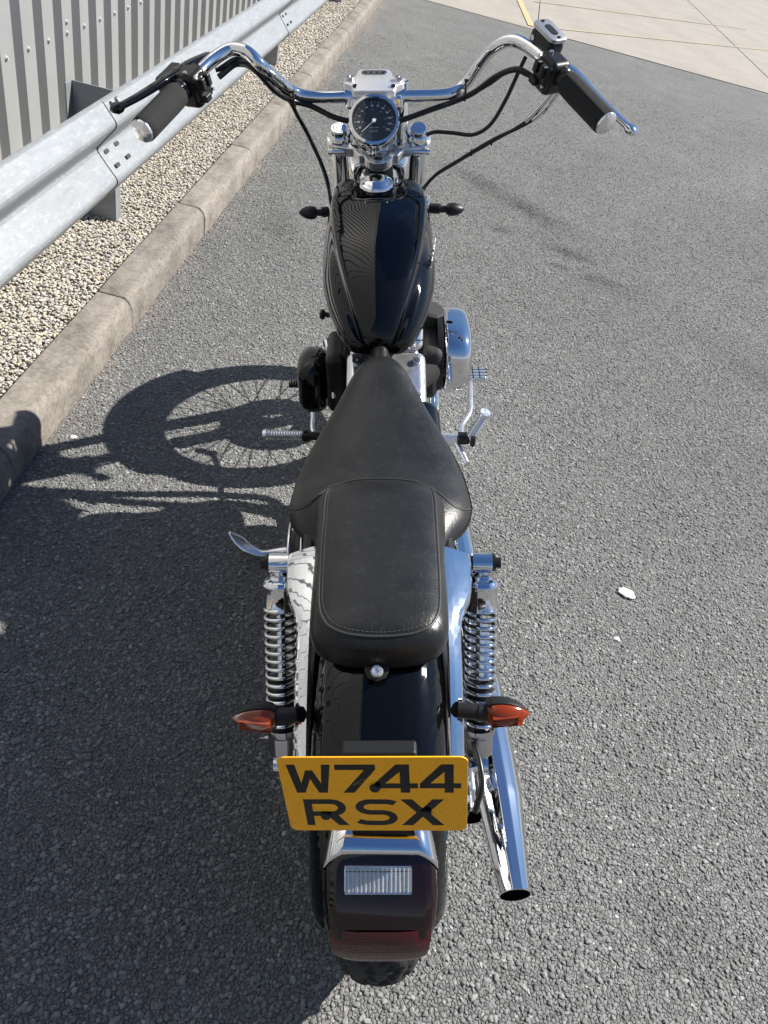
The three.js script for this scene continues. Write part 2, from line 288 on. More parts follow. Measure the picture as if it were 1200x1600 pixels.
// galvanised barrier
{
  const zw = 512, zinc = tex(zw, zw * 1, (x, y, c) => {
    const q = 0.9 * fbm(x / zw * 6, y / zw * 6, 40, 3, 6), a = fbm(x / zw * 7 + q, y / zw * 7 + q, 12, 5, 7), st = fbm(x / zw * 6 + q * 2, y / zw * 26 + 3 * q, 13, 4, 0), sp = fbm(x / zw * 40 + 4 * q, y / zw * 40, 19, 3, 40);
    let v = 0.37 + 0.06 * (a - 0.5) + 0.08 * (st - 0.5); v += 0.06 * smooth(sp, 0.62, 0.76) - 0.03 * (1 - smooth(sp, 0.26, 0.38));
    c[0] = v * 0.985; c[1] = v; c[2] = v * 1.005;
  });
  const galv = std([0.60, 0.625, 0.65], 0.45, 0.3, { map: zinc, bumpMap: zinc, bumpScale: 0.0008 });
  const dark = std(0.02, 0.7, 0.2), galvDull = std([0.27, 0.27, 0.275], 0.5, 0.35, { map: zinc });
  const rail = thing('crash_barrier', 'galvanised steel crash barrier on posts along the corrugated wall', 'crash barrier');
  const ctrl = [[0.062, -0.012], [0.052, -0.0115], [0.043, -0.007], [0.024, 0.017], [0.0065, 0.039], [0.001, 0.048], [0.0, 0.056], [0.002, 0.064], [0.008, 0.073], [0.034, 0.104], [0.060, 0.135], [0.068, 0.145], [0.0715, 0.155], [0.068, 0.165], [0.060, 0.175], [0.034, 0.206], [0.008, 0.237], [0.002, 0.246], [0.0, 0.254], [0.001, 0.262], [0.0065, 0.271], [0.024, 0.293], [0.043, 0.316], [0.052, 0.3205], [0.062, 0.321]];
  const curve = new THREE.SplineCurve(ctrl.map(([a, b]) => new THREE.Vector2(a, b))), prof = curve.getPoints(96);
  const beam = (t0, t1) => {
    const outer = prof.map((p) => [p.x, p.y]), inner = prof.map((p, i) => { const q = prof[Math.min(i + 1, 96)], o = prof[Math.max(i - 1, 0)], dx = q.x - o.x, dy = q.y - o.y, l = Math.hypot(dx, dy); return [p.x + 0.003 * dy / l, p.y - 0.003 * dx / l]; }).reverse();
    const loop = [...outer, ...inner];
    const secs = [[t0, 0.0052], [t1, 0]].map(([t, push]) => loop.map(([n, y]) => K(t, 0.198 + n - push, 0.297 + y)));
    const edge = [outer, inner.slice().reverse()].map((l) => l.map(([n, y]) => K(t0, 0.198 + n - 0.0052, 0.297 + y)));
    const g = merge([toCreasedNormals(loft(secs, { cap: false }), 0.5), toCreasedNormals(loft(edge, { closed: false }), 0.5)]), p = g.attributes.position, uv = new Float32Array(p.count * 2), v = V(0, 0, 0);
    for (let i = 0; i < p.count; i++) { v.fromBufferAttribute(p, i).sub(KO); uv[i * 2] = v.dot(KT) * 1.2 + t0 * 0.37; uv[i * 2 + 1] = v.y * 1.9 + v.dot(KN) * 1.9; }
    g.setAttribute('uv', new THREE.BufferAttribute(uv, 2)); return g;
  };
  const J = 3.15;
  for (let k = -2; k < 5; k++) {
    const j = 2.24 + k * J;
    const b = part('rail', beam(j, j + J + 0.32), galv, rail);
    // slots and bolts of the lap, in the sheet that runs on beyond the joint
    if (k >= 0 && k < 3) {
      const push = 0.0050;
      const slot = (t, n, y, ang) => { const g = extrude(roundRect(0.036, 0.015, 0.007), 0.002); g.rotateZ(0); oriented(g, K(t, 0.198 + n - push - 0.0004, 0.297 + y), KT, V(0, Math.cos(ang), 0).addScaledVector(KN, Math.sin(ang))); return part('slot', g, dark, rail); };
      slot(j + 0.055, 0.0215, 0.098, 0.72); slot(j + 0.165, 0.0215, 0.098, 0.72); slot(j + 0.05, 0.0605, 0.139, 0.75); slot(j + 0.15, 0.0605, 0.139, 0.75); slot(j + 0.16, 0.0135, 0.293, 0.6);
      part('bolt', turned([[0, 0.012], [0.008, 0.011], [0.014, 0.007], [0.0165, 0.001], [0.0165, -0.004]], K(j + 0.05, 0.198 + 0.0135 - push, 0.335 + 0.283), KN.clone().multiplyScalar(-0.8).add(V(0, 0.55, 0)), 16), galv, rail);
    }
  }
  for (let k = -1; k < 5; k++) {                        // Z posts
    const t = 2.46 + k * 3.1;
    const bx = (n0, n1, a, b) => oriented(rbox(b - a, 0.7, n1 - n0, 0.001, 1), K(t + (a + b) / 2, (n0 + n1) / 2, 0.247), KT, V(0, 1, 0));
    part('post', boxUV(merge([bx(0.288, 0.294, 0, 0.055), bx(0.2941, 0.4439, 0.0005, 0.006), bx(0.444, 0.450, -0.05, 0.006)]), 1), galv, rail);
  }
}
// corrugated wall of the building
{
  const wall = thing('corrugated_wall', 'tall light grey ribbed metal wall of a building beyond the barrier', 'wall');
  const pw = 256, paintMap = tex(pw, pw, (x, y, c) => { const f = fbm(x / pw * 3, y / pw * 10, 8, 4, 3), s = fbm(x / pw * 16, y / pw * 4, 6, 3, 4); const v = 0.315 + 0.04 * (f - 0.5) + 0.03 * (s - 0.5); c[0] = v * 0.985; c[1] = v; c[2] = v * 1.0; });
  const paint = std(0.74, 0.5, 0.05, { map: paintMap }), screwM = std(0.42, 0.4, 0.3);
  const H = 6.3, base = 0.02, W = 0.875, p1 = [[0, 0], [0.082, 0], [0.090, -0.031], [0.178, -0.031], [0.20, 0]];   // t, n: crest first, then pan
  for (let k = -9; k < 36; k++) {
    const t0 = 2.634 - 0.043 + k * 0.8, loop = [];
    for (let r = 0; r < 4; r++) for (const [t, n] of p1.slice(0, 4)) loop.push([t0 + r * 0.2 + t, W - n]);
    loop.push([t0 + 0.7996, W]);
    const back = loop.map(([t, n]) => [t, n + 0.002]).reverse();
    const all = [...loop, ...back];
    const secs = [base, H].map((y) => all.map(([t, n]) => K(t, n, y)));
    const pan = part('wall_panel', boxUV(toCreasedNormals(loft(secs), 0.2), 0.5), paint, wall);
    if (k >= -1 && k < 6) for (let r = 0; r < 4; r++) for (const y of r === 0 && k === 1 ? [0.505, 0.55] : [0.505]) {
      part('screw', turned([[0, 0.011], [0.006, 0.010], [0.0075, 0.006], [0.0075, 0.004], [0.011, 0.003], [0.011, -0.001]], K(t0 + r * 0.2 + 0.043, W, y), KN.clone().negate(), 10), screwM, pan);
    }
  }
  part('eaves_trim', oriented(rbox(38, 0.16, 0.10, 0.01), K(11.9, 0.905, H + 0.08), KT, V(0, 1, 0)), std(0.3, 0.5, 0.1), wall);
}
// concrete apron beyond the asphalt
{
  const cw = 1024, map = tex(cw, cw, (x, y, c) => { const f = fbm(x / cw * 5, y / cw * 5, 23, 5, 5), g = hash(x, y, 6), h = fbm(x / cw * 90, y / cw * 90, 2, 2, 90); const v = 0.285 + 0.08 * (f - 0.5) + 0.05 * (g - 0.5) + 0.05 * (h - 0.5); c[0] = v * 1.06; c[1] = v * 0.985; c[2] = v * 0.90; });
  const conc = std([0.745, 0.73, 0.695], 0.9, 0, { map });
  const apron = new THREE.Group(); apron.name = 'concrete_apron'; apron.userData.kind = 'structure'; apron.userData.label = 'pale concrete yard beyond the asphalt'; scene.add(apron);
  // its near edge runs from (-0.3,-11.0) to (5,-10.05); slabs run along that edge
  const A = V(0.5, 0, -10.92), U = V(4.47, 0, 0.77).normalize(), Wd = V(U.z, 0, -U.x);
  const S = (u, w, y = 0) => A.clone().addScaledVector(U, u).addScaledVector(Wd, w).setY(y);
  const us = [-11, -4.6, 1.5, 4.82, 8.1, 11.3, 14.6, 18], ws = [0, 9, 18, 27];
  for (let i = 0; i < us.length - 1; i++) for (let j = 0; j < ws.length - 1; j++) {
    const g = rbox(us[i + 1] - us[i] - 0.012, 0.1, ws[j + 1] - ws[j] - 0.012, 0.004, 1);
    oriented(g, S((us[i] + us[i + 1]) / 2, (ws[j] + ws[j + 1]) / 2, -0.042 + rr(-0.002, 0.002)), U, V(0, 1, 0));
    part('concrete_slab', boxUV(g, 0.5), conc, apron);
  }
    const pale = tex(256, 256, (x, y, c) => { const f = fbm(x / 256 * 12, y / 256 * 12, 41, 4, 12); const k = smooth(f, 0.35, 0.62); c[0] = lerp(0.30, 0.40, k); c[1] = lerp(0.275, 0.33, k); c[2] = lerp(0.25, 0.20, k); });
  const worn = std(0.74, 0.9, 0, { map: pale });
  const line = (a, b, w, m) => { const d = b.clone().sub(a), g = new THREE.PlaneGeometry(d.length(), w, 20, 1); g.rotateX(-Math.PI / 2); oriented(g, a.clone().add(b).multiplyScalar(0.5).setY(0.0145), d, V(0, 1, 0)); return boxUV(g, 1); };
  struct('road_marking', merge([line(V(1.93, 0, -10.85), V(2.13, 0, -14.0), 0.085)]), std([0.36, 0.28, 0.15], 0.9), 'faded yellow line crossing the concrete edge');
  struct('road_marking', merge([line(V(2.3, 0, -11.13), V(7.4, 0, -15.0), 0.065), line(V(2.35, 0, -13.28), V(7.2, 0, -16.9), 0.06)]), worn, 'worn yellow lines along the concrete');
}

// ---------------------------------------------------------------- materials of the motorcycle
const smear = tex(512, 512, (x, y, c) => { const f = fbm(x / 512 * 10, y / 512 * 10, 61, 4, 10), g = noise2(x / 512 * 160, y / 512 * 160, 5, 160); c[0] = 0; c[1] = 0.5 + 0.6 * (f - 0.5) + (g > 0.93 ? 0.35 : 0); c[2] = 0; }, false);
const M = {
  chrome: std([0.74, 0.74, 0.745], 0.075, 1, { roughnessMap: smear }),
  chromeDull: std([0.50, 0.50, 0.51], 0.2, 1),
  alu: std([0.72, 0.72, 0.725], 0.46, 0.85, { roughnessMap: smear }),
  cast: std([0.42, 0.42, 0.43], 0.42, 0.9),
  steel: std([0.5, 0.5, 0.51], 0.32, 1),
  black: phy([0.0018, 0.0018, 0.0021], 0.028, 0, { specularIntensity: 0.72 }),
  satin: phy(0.008, 0.34, 0.05, { specularIntensity: 0.7 }), plastic: phy([0.008, 0.0083, 0.0092], 0.45, 0, { specularIntensity: 0.6 }), rubber: std(0.009, 0.78), matt: std(0.005, 0.9),
  amber: phy([0.22, 0.032, 0.006], 0.14, 0, { transmission: 0.25, thickness: 0.01, attenuationColor: rgb(0.8, 0.12, 0.02), attenuationDistance: 0.02, ior: 1.49 }),
};
const leatherBump = tex(1024, 1024, (x, y, c) => { const a = fbm(x / 1024 * 150, y / 1024 * 150, 4, 3, 150), w = fbm(x / 1024 * 9, y / 1024 * 9, 6, 3, 9); c[0] = c[1] = c[2] = 0.35 * a + 0.65 * w; }, false);
const leatherRough = tex(512, 512, (x, y, c) => { const a = fbm(x / 512 * 7, y / 512 * 7, 14, 5, 7), s = noise2(x / 512 * 90, y / 512 * 30, 15, 0); c[0] = 0; c[1] = 0.34 + 0.32 * (a - 0.5) + (s > 0.9 ? 0.1 : 0); c[2] = 0; }, false);
const leatherMap = tex(512, 512, (x, y, c) => { const a = fbm(x / 512 * 6, y / 512 * 6, 24, 5, 6), d = fbm(x / 512 * 40, y / 512 * 40, 25, 3, 40); const v = 0.014 + 0.008 * (a - 0.5) + (d > 0.68 ? 0.004 : 0); c[0] = v; c[1] = v * 1.01; c[2] = v * 1.04; });
M.leather = phy(0.8, 1, 0, { specularIntensity: 0.66, map: leatherMap, roughnessMap: leatherRough, bumpMap: leatherBump, bumpScale: 0.0009 });

const bike = thing('motorcycle', 'black and chrome motorcycle leaning on its side stand, seen from behind', 'motorcycle');
bike.rotation.z = LEAN; bike.position.y = 0.003;
const P = (name, geo, mat, parent = bike, label) => part(name, geo, mat, parent, label);
const sub = (name) => { const g = new THREE.Group(); g.name = name; bike.add(g); return g; };
const Y = V(0, 1, 0), X1 = V(1, 0, 0), Z1 = V(0, 0, 1);
const bolt = (p, dir, r = 0.006, h = 0.006, n = 6) => merge([cyl(p, p.clone().addScaledVector(dir.clone().normalize(), h), r, r * 0.92, n)]);

// ---------------------------------------------------------------- wheels
function tyre(r, hw, c, tread) {                        // section is half an ellipse-like crown; c = centre
  const nu = tread ? 640 : 96, nv = tread ? 56 : 24, secs = [];
  for (let i = 0; i <= nu; i++) {
    const a = i / nu * 2 * Math.PI, ring = [];
    for (let j = 0; j < nv; j++) {
      const f = j / nv * 2 * Math.PI; let x = hw * spow(Math.cos(f), 0.85), rad = (r - hw * 1.02) + hw * 1.02 * spow(Math.sin(f), 0.9);
      if (tread && Math.sin(f) > 0.2) {
        const s = x / hw, ph = a * 17, zig = 0.16 * Math.asin(Math.sin(ph)) / 1.57;
        const g = Math.min(Math.abs(s - 0.22 - zig), Math.abs(s + 0.22 - zig * 0.9), Math.abs(Math.abs(s) - 0.62 - 0.5 * zig) + 0.02);
        const cross = Math.abs(((ph / 6.283 + (s > 0 ? 0 : 0.5) + 0.55 * Math.abs(s)) % 1) - 0.5) * 6.283 * 17 ** -1 * r;
        let d = 0.0075 * (1 - smooth(g, 0.05, 0.085)); if (Math.abs(s) > 0.34 && Math.abs(s) < 0.86) d = Math.max(d, 0.006 * (1 - smooth(cross, 0.0026, 0.0046)));
        rad -= d * Math.sin(f);
      }
      ring.push(V(c.x + x, c.y + rad * Math.cos(a), c.z + rad * Math.sin(a)));
    }
    secs.push(ring);
  }
  return loft(secs, { cap: false });
}
{
  const w = sub('rear_wheel'), c = V(0, 0.322, 0);
  P('tyre', tyre(0.322, 0.069, c, true), M.rubber, w);
  P('rim', turned([[0.196, -0.05], [0.212, -0.048], [0.212, -0.04], [0.196, -0.02], [0.196, 0.02], [0.212, 0.04], [0.212, 0.048], [0.196, 0.05], [0.19, 0.03], [0.19, -0.03], [0.196, -0.05]], c, X1, 64), M.chrome, w);
  P('disc_wheel', turned([[0.02, -0.03], [0.06, -0.03], [0.10, -0.018], [0.193, -0.012], [0.193, 0.012], [0.10, 0.018], [0.06, 0.03], [0.02, 0.03]], c, X1, 48), M.alu, w);
  P('brake_disc', turned([[0.07, 0.052], [0.146, 0.052], [0.146, 0.058], [0.07, 0.058], [0.07, 0.052]], c, V(-1, 0, 0), 48), M.steel, w);
  P('belt_pulley', turned([[0.05, 0.05], [0.128, 0.05], [0.135, 0.052], [0.135, 0.088], [0.128, 0.09], [0.05, 0.08]], c, X1, 60), M.cast, w);
  P('axle', merge([cyl(V(-0.15, 0.322, 0), V(0.15, 0.322, 0), 0.011), bolt(V(0.14, 0.322, 0), X1, 0.017, 0.014), bolt(V(-0.138, 0.322, 0), V(-1, 0, 0), 0.015, 0.012)]), M.chrome, w);
}
const FA = V(0, 0.347, -1.515);
{
  const w = sub('front_wheel');
  P('tyre', tyre(0.347, 0.042, FA, false), M.rubber, w);
  P('rim', turned([[0.262, -0.03], [0.274, -0.03], [0.274, -0.025], [0.26, -0.012], [0.26, 0.012], [0.274, 0.025], [0.274, 0.03], [0.262, 0.03], [0.255, 0.012], [0.255, -0.012], [0.262, -0.03]], FA, X1, 64), M.chrome, w);
  P('hub', turned([[0.012, -0.05], [0.03, -0.045], [0.024, -0.02], [0.024, 0.02], [0.03, 0.045], [0.012, 0.05]], FA, X1, 24), M.chrome, w);
  for (let i = 0; i < 40; i++) {
    const s = i & 1 ? 1 : -1, a = i / 40 * 6.2832, b = a + (i & 2 ? 0.62 : -0.62);
    P('spoke', cyl(V(s * 0.035, FA.y + 0.028 * Math.cos(b), FA.z + 0.028 * Math.sin(b)), V(s * 0.004, FA.y + 0.257 * Math.cos(a), FA.z + 0.257 * Math.sin(a)), 0.0021, 0.0021, 6), M.chrome, w);
  }
  P('brake_disc', turned([[0.055, 0.06], [0.146, 0.06], [0.146, 0.065], [0.055, 0.065], [0.055, 0.06]], FA, X1, 48), M.steel, w);
}
// ---------------------------------------------------------------- mudguards
function mudguard(c, R, hw, drop, a0, a1, n = 60, th = 0.003) {   // a measured from straight back, upwards
  const secs = [];
  for (let i = 0; i <= n; i++) {
    const a = lerp(a0, a1, i / n), ring = [], e = Math.min(i, n - i) < 2 ? 0.003 : 0;
    for (const o of [0, -th]) { const arr = []; for (let j = 0; j <= 40; j++) { const f = Math.PI * j / 40, x = (hw + o) * spow(Math.cos(f), 0.62), rad = R - drop + (drop + o) * spow(Math.sin(f), 0.62); arr.push(V(c.x + x, c.y + (rad - e) * Math.sin(a), c.z + (rad - e) * Math.cos(a))); } ring.push(...(o ? arr.reverse() : arr)); }
    secs.push(ring);
  }
  return toCreasedNormals(loft(secs), 0.9);
}
const RF = V(0.002, 0.330, -0.030);
P('rear_mudguard', mudguard(RF, 0.375, 0.0965, 0.115, 0.33, 2.45, 90), M.black);
P('front_mudguard', mudguard(FA, 0.375, 0.058, 0.065, 0.75, 2.5, 50), M.black);

// ---------------------------------------------------------------- fork, triple clamps, headlamp
const forkAt = (y, x) => V(x, y, -1.235 - (0.995 - y) * 0.4615);
const FD = V(0, 0.648, 0.299).normalize(), FX = 0.0925, FO = -0.003;   // fork direction (up), half spacing
for (const s of [-1, 1]) {
  const f = sub('fork_leg'), x = FO + s * FX;
  P('fork_tube', cyl(forkAt(0.60, x), forkAt(1.0, x), 0.0195), M.chrome, f);
  P('fork_slider', turned([[0.0, -0.05], [0.022, -0.045], [0.026, -0.02], [0.026, 0.25], [0.0285, 0.262], [0.0285, 0.285], [0.021, 0.292]], forkAt(0.345, x), FD), M.alu, f);
  const cap = P('fork_cap', turned([[0.0255, -0.012], [0.0265, 0.002], [0.0225, 0.010], [0.0195, 0.0125], [0.0195, 0.022], [0.0175, 0.0245], [0, 0.0255]], forkAt(1.0, x), FD), M.chrome, f);
  P('cap_groove', turned([[0.0180, 0.0247], [0.0188, 0.0252], [0.0195, 0.024]], forkAt(1.0, x), FD), M.chromeDull, cap);
}
{
  // upper clamp: arms sweep back from the two tubes to the steering stem
  const o = forkAt(0.985, FO), across = X1.clone(), fwd = FD.clone().cross(X1).normalize();   // x right, y forward across the fork
  const back = fwd.z > 0 ? fwd : fwd.clone().negate();
  const out = []; const arc = (cx, cy, r, a0, a1, n = 14) => { for (let i = 0; i <= n; i++) { const a = lerp(a0, a1, i / n); out.push([cx + r * Math.cos(a), cy + r * Math.sin(a)]); } };
  arc(FX, 0, 0.030, -1.9, 1.5); out.push([0.060, 0.036], [0.045, 0.056]); arc(0, 0.046, 0.036, 0.35, 2.8); out.push([-0.045, 0.056], [-0.060, 0.036]); arc(-FX, 0, 0.030, 1.64, 5.04); out.push([-0.06, -0.012], [-0.03, 0.004], [0.03, 0.004], [0.06, -0.012]);
  for (const [y, name, m] of [[0.985, 'upper_fork_clamp', M.alu], [0.80, 'lower_fork_clamp', M.alu]]) {
    const q = forkAt(y, FO), g = extrude(out, y > 0.9 ? 0.026 : 0.034, 0.004);
    g.applyMatrix4(new THREE.Matrix4().makeBasis(X1, back, X1.clone().cross(back)).setPosition(q));
    const cl = P(name, g, m);
    if (y > 0.9) for (const s of [-1, 1]) {
      const p = forkAt(0.985, FO + s * (FX + 0.004)).addScaledVector(back, 0.030);
      P('pinch_bolt', merge([bolt(p.clone().add(V(s * 0.012, 0, 0)), V(s, 0, 0), 0.0075, 0.01), bolt(p.clone().add(V(-s * 0.016, 0, 0)), V(s, 0, 0), 0.006, 0.03, 12)]), M.chrome, cl);
    }
  }
  const st = o.clone().addScaledVector(back, 0.050);
  P('steering_stem_nut', turned([[0.026, 0.008], [0.026, 0.016], [0.017, 0.018], [0.0165, 0.034], [0.013, 0.037], [0, 0.038]], st, FD, 24), M.chromeDull);
  P('steering_head', cyl(st.clone().addScaledVector(FD, -0.2), st.clone().addScaledVector(FD, -0.015), 0.033), M.satin);
  // handlebar risers
  for (const s of [-1, 1]) P('riser', turned([[0.022, 0], [0.0215, 0.05], [0.0195, 0.11], [0.0195, 0.13]], forkAt(0.985, FO + s * 0.047).addScaledVector(back, 0.01).addScaledVector(FD, 0.01), V(0, 1, 0.02)), M.chrome);
  // headlamp
  const hc = V(FO, 0.90, -1.35);
  const hl = P('headlamp', turned([[0.001, 0.105], [0.035, 0.1], [0.062, 0.075], [0.075, 0.03], [0.078, 0], [0.082, -0.004], [0.082, -0.018], [0.076, -0.02]], hc, V(0, 0.1, 1), 40), M.chrome);
  P('headlamp_lens', turned([[0.076, 0.018], [0.05, 0.027], [0, 0.032]], hc, V(0, -0.1, -1), 32), phy([0.9, 0.9, 0.9], 0.05, 0, { transmission: 0.9, thickness: 0.01 }), hl);
  P('headlamp_bracket', merge([cyl(V(FO, 0.93, -1.30), V(FO, 1.01, -1.25), 0.012), at(rbox(0.05, 0.02, 0.06, 0.006), FO, 0.99, -1.265)]), M.chrome);
}
for (const s of [-1, 1]) {                              // front indicators
  const lamp = sub('front_indicator'), c = V(s * 0.183 + 0.004, 0.812, s < 0 ? -1.262 : -1.285);
  P('indicator_stalk', merge([cyl(V(s * 0.105 + FO, 0.812, c.z - 0.012), V(s * 0.15 + 0.002, 0.812, c.z - 0.002), 0.0125), cyl(V(s * 0.143 + 0.002, 0.812, c.z), V(s * 0.168, 0.812, c.z), 0.0085)]), M.plastic, lamp);
  P('indicator_bracket', merge([at(rbox(0.02, 0.036, 0.035, 0.006), s * 0.118 + FO, 0.812, c.z - 0.012), cyl(V(s * 0.118, 0.79, c.z - 0.012), V(s * 0.118, 0.84, c.z - 0.02), 0.009)]), M.chrome, lamp);
  shell(lamp, c, s, 0.76, 'indicator_housing', 'indicator_lens');
}
function shell(parent, c, s, size, housingName, lensName) {   // teardrop indicator: s = side, lens faces back (+1) or front; size of the body
  const L = 0.060 * size, secsB = [], secsL = [], dirz = size > 1 ? 1 : -1;
  for (let i = 0; i <= 34; i++) {
    const t = i / 34, x = c.x + s * lerp(-0.40, 0.60, t) * L, k = Math.pow(Math.max(0.015, Math.sin(Math.PI * Math.pow(lerp(0.24, 1, t), 0.95))), 0.62) * (t < 0.06 ? 0.9 : 1), h = 0.0215 * size * k, d = 0.024 * size * k;
    const ringB = [], ringL = [];
    for (let j = 0; j <= 30; j++) { const f = Math.PI * j / 30; ringB.push(V(x, c.y + h * Math.cos(f), c.z - dirz * d * Math.sin(f))); ringL.push(V(x, c.y + h * 0.96 * Math.cos(f), c.z + dirz * d * 0.72 * Math.sin(f))); }
    secsB.push(ringB); secsL.push(ringL);
  }
  const b = P(housingName, loft(secsB), M.plastic, parent);
  const l = P(lensName, loft(secsL), M.amber, parent);
  return [b, l];
}
// ---------------------------------------------------------------- handlebar and controls
const barPts = [[-0.449, 1.112, -0.872], [-0.413, 1.139, -0.957], [-0.375, 1.165, -1.040], [-0.343, 1.185, -1.098], [-0.308, 1.199, -1.126], [-0.274, 1.197, -1.112], [-0.245, 1.173, -1.105], [-0.219, 1.136, -1.150], [-0.193, 1.103, -1.195], [-0.154, 1.091, -1.205], [-0.08, 1.09, -1.208], [-0.01, 1.09, -1.211], [0.06, 1.09, -1.215], [0.150, 1.091, -1.225], [0.190, 1.105, -1.245], [0.219, 1.146, -1.235], [0.247, 1.189, -1.198], [0.284, 1.206, -1.172], [0.329, 1.192, -1.115], [0.360, 1.172, -1.046], [0.402, 1.142, -0.982], [0.440, 1.113, -0.919]].map((p) => V(...p));
P('handlebar', tube(barPts, 0.0130, 20, 220), M.chrome);
const foam = tex(256, 256, (x, y, c) => { c[0] = c[1] = c[2] = 0.5 * noise2(x / 2, y / 2, 3, 128) + 0.5 * hash(x, y, 4); }, false);
foam.repeat.set(3, 4);
M.foam = std([0.009, 0.009, 0.0094], 0.92, 0, { bumpMap: foam, bumpScale: 0.0012 });
for (const s of [-1, 1]) {
  const end = s < 0 ? barPts[0] : barPts[21], inner = s < 0 ? V(-0.372, 1.167, -1.047) : V(0.362, 1.171, -1.046);
  const d = end.clone().sub(inner).normalize(), a = end.clone().addScaledVector(d, -0.132);
  const g = P('grip', turned([[0.014, 0], [0.022, 0.001], [0.0238, 0.006], [0.0246, 0.03], [0.0246, 0.12], [0.0242, 0.129], [0.0228, 0.132], [0.014, 0.132]], a, d, 40), M.foam);
  P('grip_end_cap', turned([[0.0222, 0.130], [0.0226, 0.1335], [0.0215, 0.1365], [0.018, 0.1385], [0, 0.1395]], a, d, 32), M.alu, g);
  P('throttle_collar', turned([[0.014, -0.016], [0.0205, -0.015], [0.0215, -0.009], [0.0195, -0.006], [0.0195, 0.002], [0.014, 0.002]], a, d, 28), M.satin, g);
  // switch housing clamped round the bar
  const c = a.clone().addScaledVector(d, -0.042), xa = s < 0 ? d.clone().negate() : d.clone();
  const fr = (g2, dx, dy, dz) => oriented(at(g2, dx, dy, dz), c, xa, V(0, 1, 0));
  const h = P('switch_housing', merge([fr(rbox(0.052, 0.068, 0.052, 0.014, 4), 0, -0.008, 0.006), fr(rbox(0.046, 0.05, 0.02, 0.008, 3), 0, -0.006, 0.028), fr(cyl(V(-0.034, 0, 0), V(0.034, 0, 0), 0.0205), 0, 0, 0)]), M.satin);
  P('switch_button', fr(rbox(0.0125, 0.024, 0.012, 0.003), -0.0115, 0.006, 0.041), M.plastic, h); P('switch_button', fr(rbox(0.0125, 0.024, 0.012, 0.003), 0.008, 0.006, 0.041), M.plastic, h);
  P('switch_button', fr(rbox(0.02, 0.014, 0.012, 0.003), -0.008, -0.022, 0.040), M.plastic, h);
  for (const [e, r, ...q] of [[V(0, 0, 0.004), 0.004, -0.019, 0.021, 0.033], [V(0, 0.004, 0), 0.004, -0.016, 0.026, 0.01], [V(0, 0, 0.004), 0.003, 0.019, -0.019, 0.037]]) P('housing_screw', fr(cyl(V(0, 0, 0), e, r), ...q), M.steel, h);
  if (s < 0) P('switch_label', fr(rbox(0.012, 0.004, 0.001, 0.0004, 1), 0.012, 0.0235, 0.0385), std(0.6, 0.6), h);
  if (s < 0) {                                          // clutch lever and its perch
    const lv = sub('clutch_lever');
    P('lever_perch', merge([oriented(at(rbox(0.03, 0.034, 0.05, 0.008), -0.02, 0.004, -0.032), c, xa, V(0, 1, 0)), oriented(at(rbox(0.058, 0.006, 0.022, 0.002), 0.004, 0.016, -0.044), c, xa, V(0, 1, 0))]), M.satin, lv);
    lever(lv, [V(-0.355, 1.186, -1.130), V(-0.384, 1.184, -1.066), V(-0.420, 1.172, -0.990), V(-0.460, 1.158, -0.922), V(-0.499, 1.147, -0.870)], M.black);
  } else {
    const lv = sub('brake_lever');
    lever(lv, [V(0.352, 1.18, -1.135), V(0.398, 1.166, -1.098), V(0.438, 1.135, -1.055), V(0.478, 1.106, -1.012), V(0.519, 1.078, -0.972)], M.chrome);
    const mc = P('master_cylinder', oriented(at(rbox(0.072, 0.034, 0.042, 0.012), -0.074, 0.010, -0.027), c, xa, V(0, 1, 0)), M.satin);
    P('reservoir_lid', oriented(at(extrude(roundRect(0.074, 0.044, 0.012), 0.009, 0.0025).rotateX(-Math.PI / 2), -0.074, 0.031, -0.027), c, xa, V(0, 1, 0)), M.cast, mc);
    P('lid_emblem', oriented(at(extrude(roundRect(0.036, 0.016, 0.007), 0.001).rotateX(-Math.PI / 2), -0.072, 0.0359, -0.027), c, xa, V(0, 1, 0)), M.plastic, mc);
    for (const x of [-0.103, -0.045]) P('lid_screw', oriented(at(cyl(V(0, 0, 0), V(0, 0.002, 0), 0.004, 0.004, 10), x, 0.0348, -0.027), c, xa, V(0, 1, 0)), M.satin, mc);
    P('sight_glass', oriented(at(cyl(V(0, 0, 0), V(0, 0, 0.0025), 0.0055, 0.0055, 14), -0.094, 0.010, -0.0062), c, xa, V(0, 1, 0)), M.chromeDull, mc);
  }
}
function lever(parent, pts, mat) {
  const c = new THREE.CatmullRomCurve3(pts), secs = [], n = 30;
  for (let i = 0; i <= n; i++) {
    const t = i / n, p = c.getPoint(t), d = c.getTangent(t), side = d.clone().cross(Y).normalize(), up = side.clone().cross(d).normalize(), ring = [];
    const tip = t > 0.9 ? 1 + 0.7 * Math.sin((t - 0.9) / 0.1 * Math.PI * 0.9) : 1, w = lerp(0.0125, 0.0075, t) * tip * (t > 0.985 ? 0.6 : 1), h = lerp(0.008, 0.0058, t) * (t > 0.9 ? tip : 1) * (t > 0.985 ? 0.6 : 1);
    for (let j = 0; j < 16; j++) { const f = j / 16 * 6.2832; ring.push(p.clone().addScaledVector(side, w * spow(Math.cos(f), 0.7)).addScaledVector(up, h * spow(Math.sin(f), 0.7))); }
    secs.push(ring);
  }
  P('lever_blade', loft(secs), mat, parent);
}
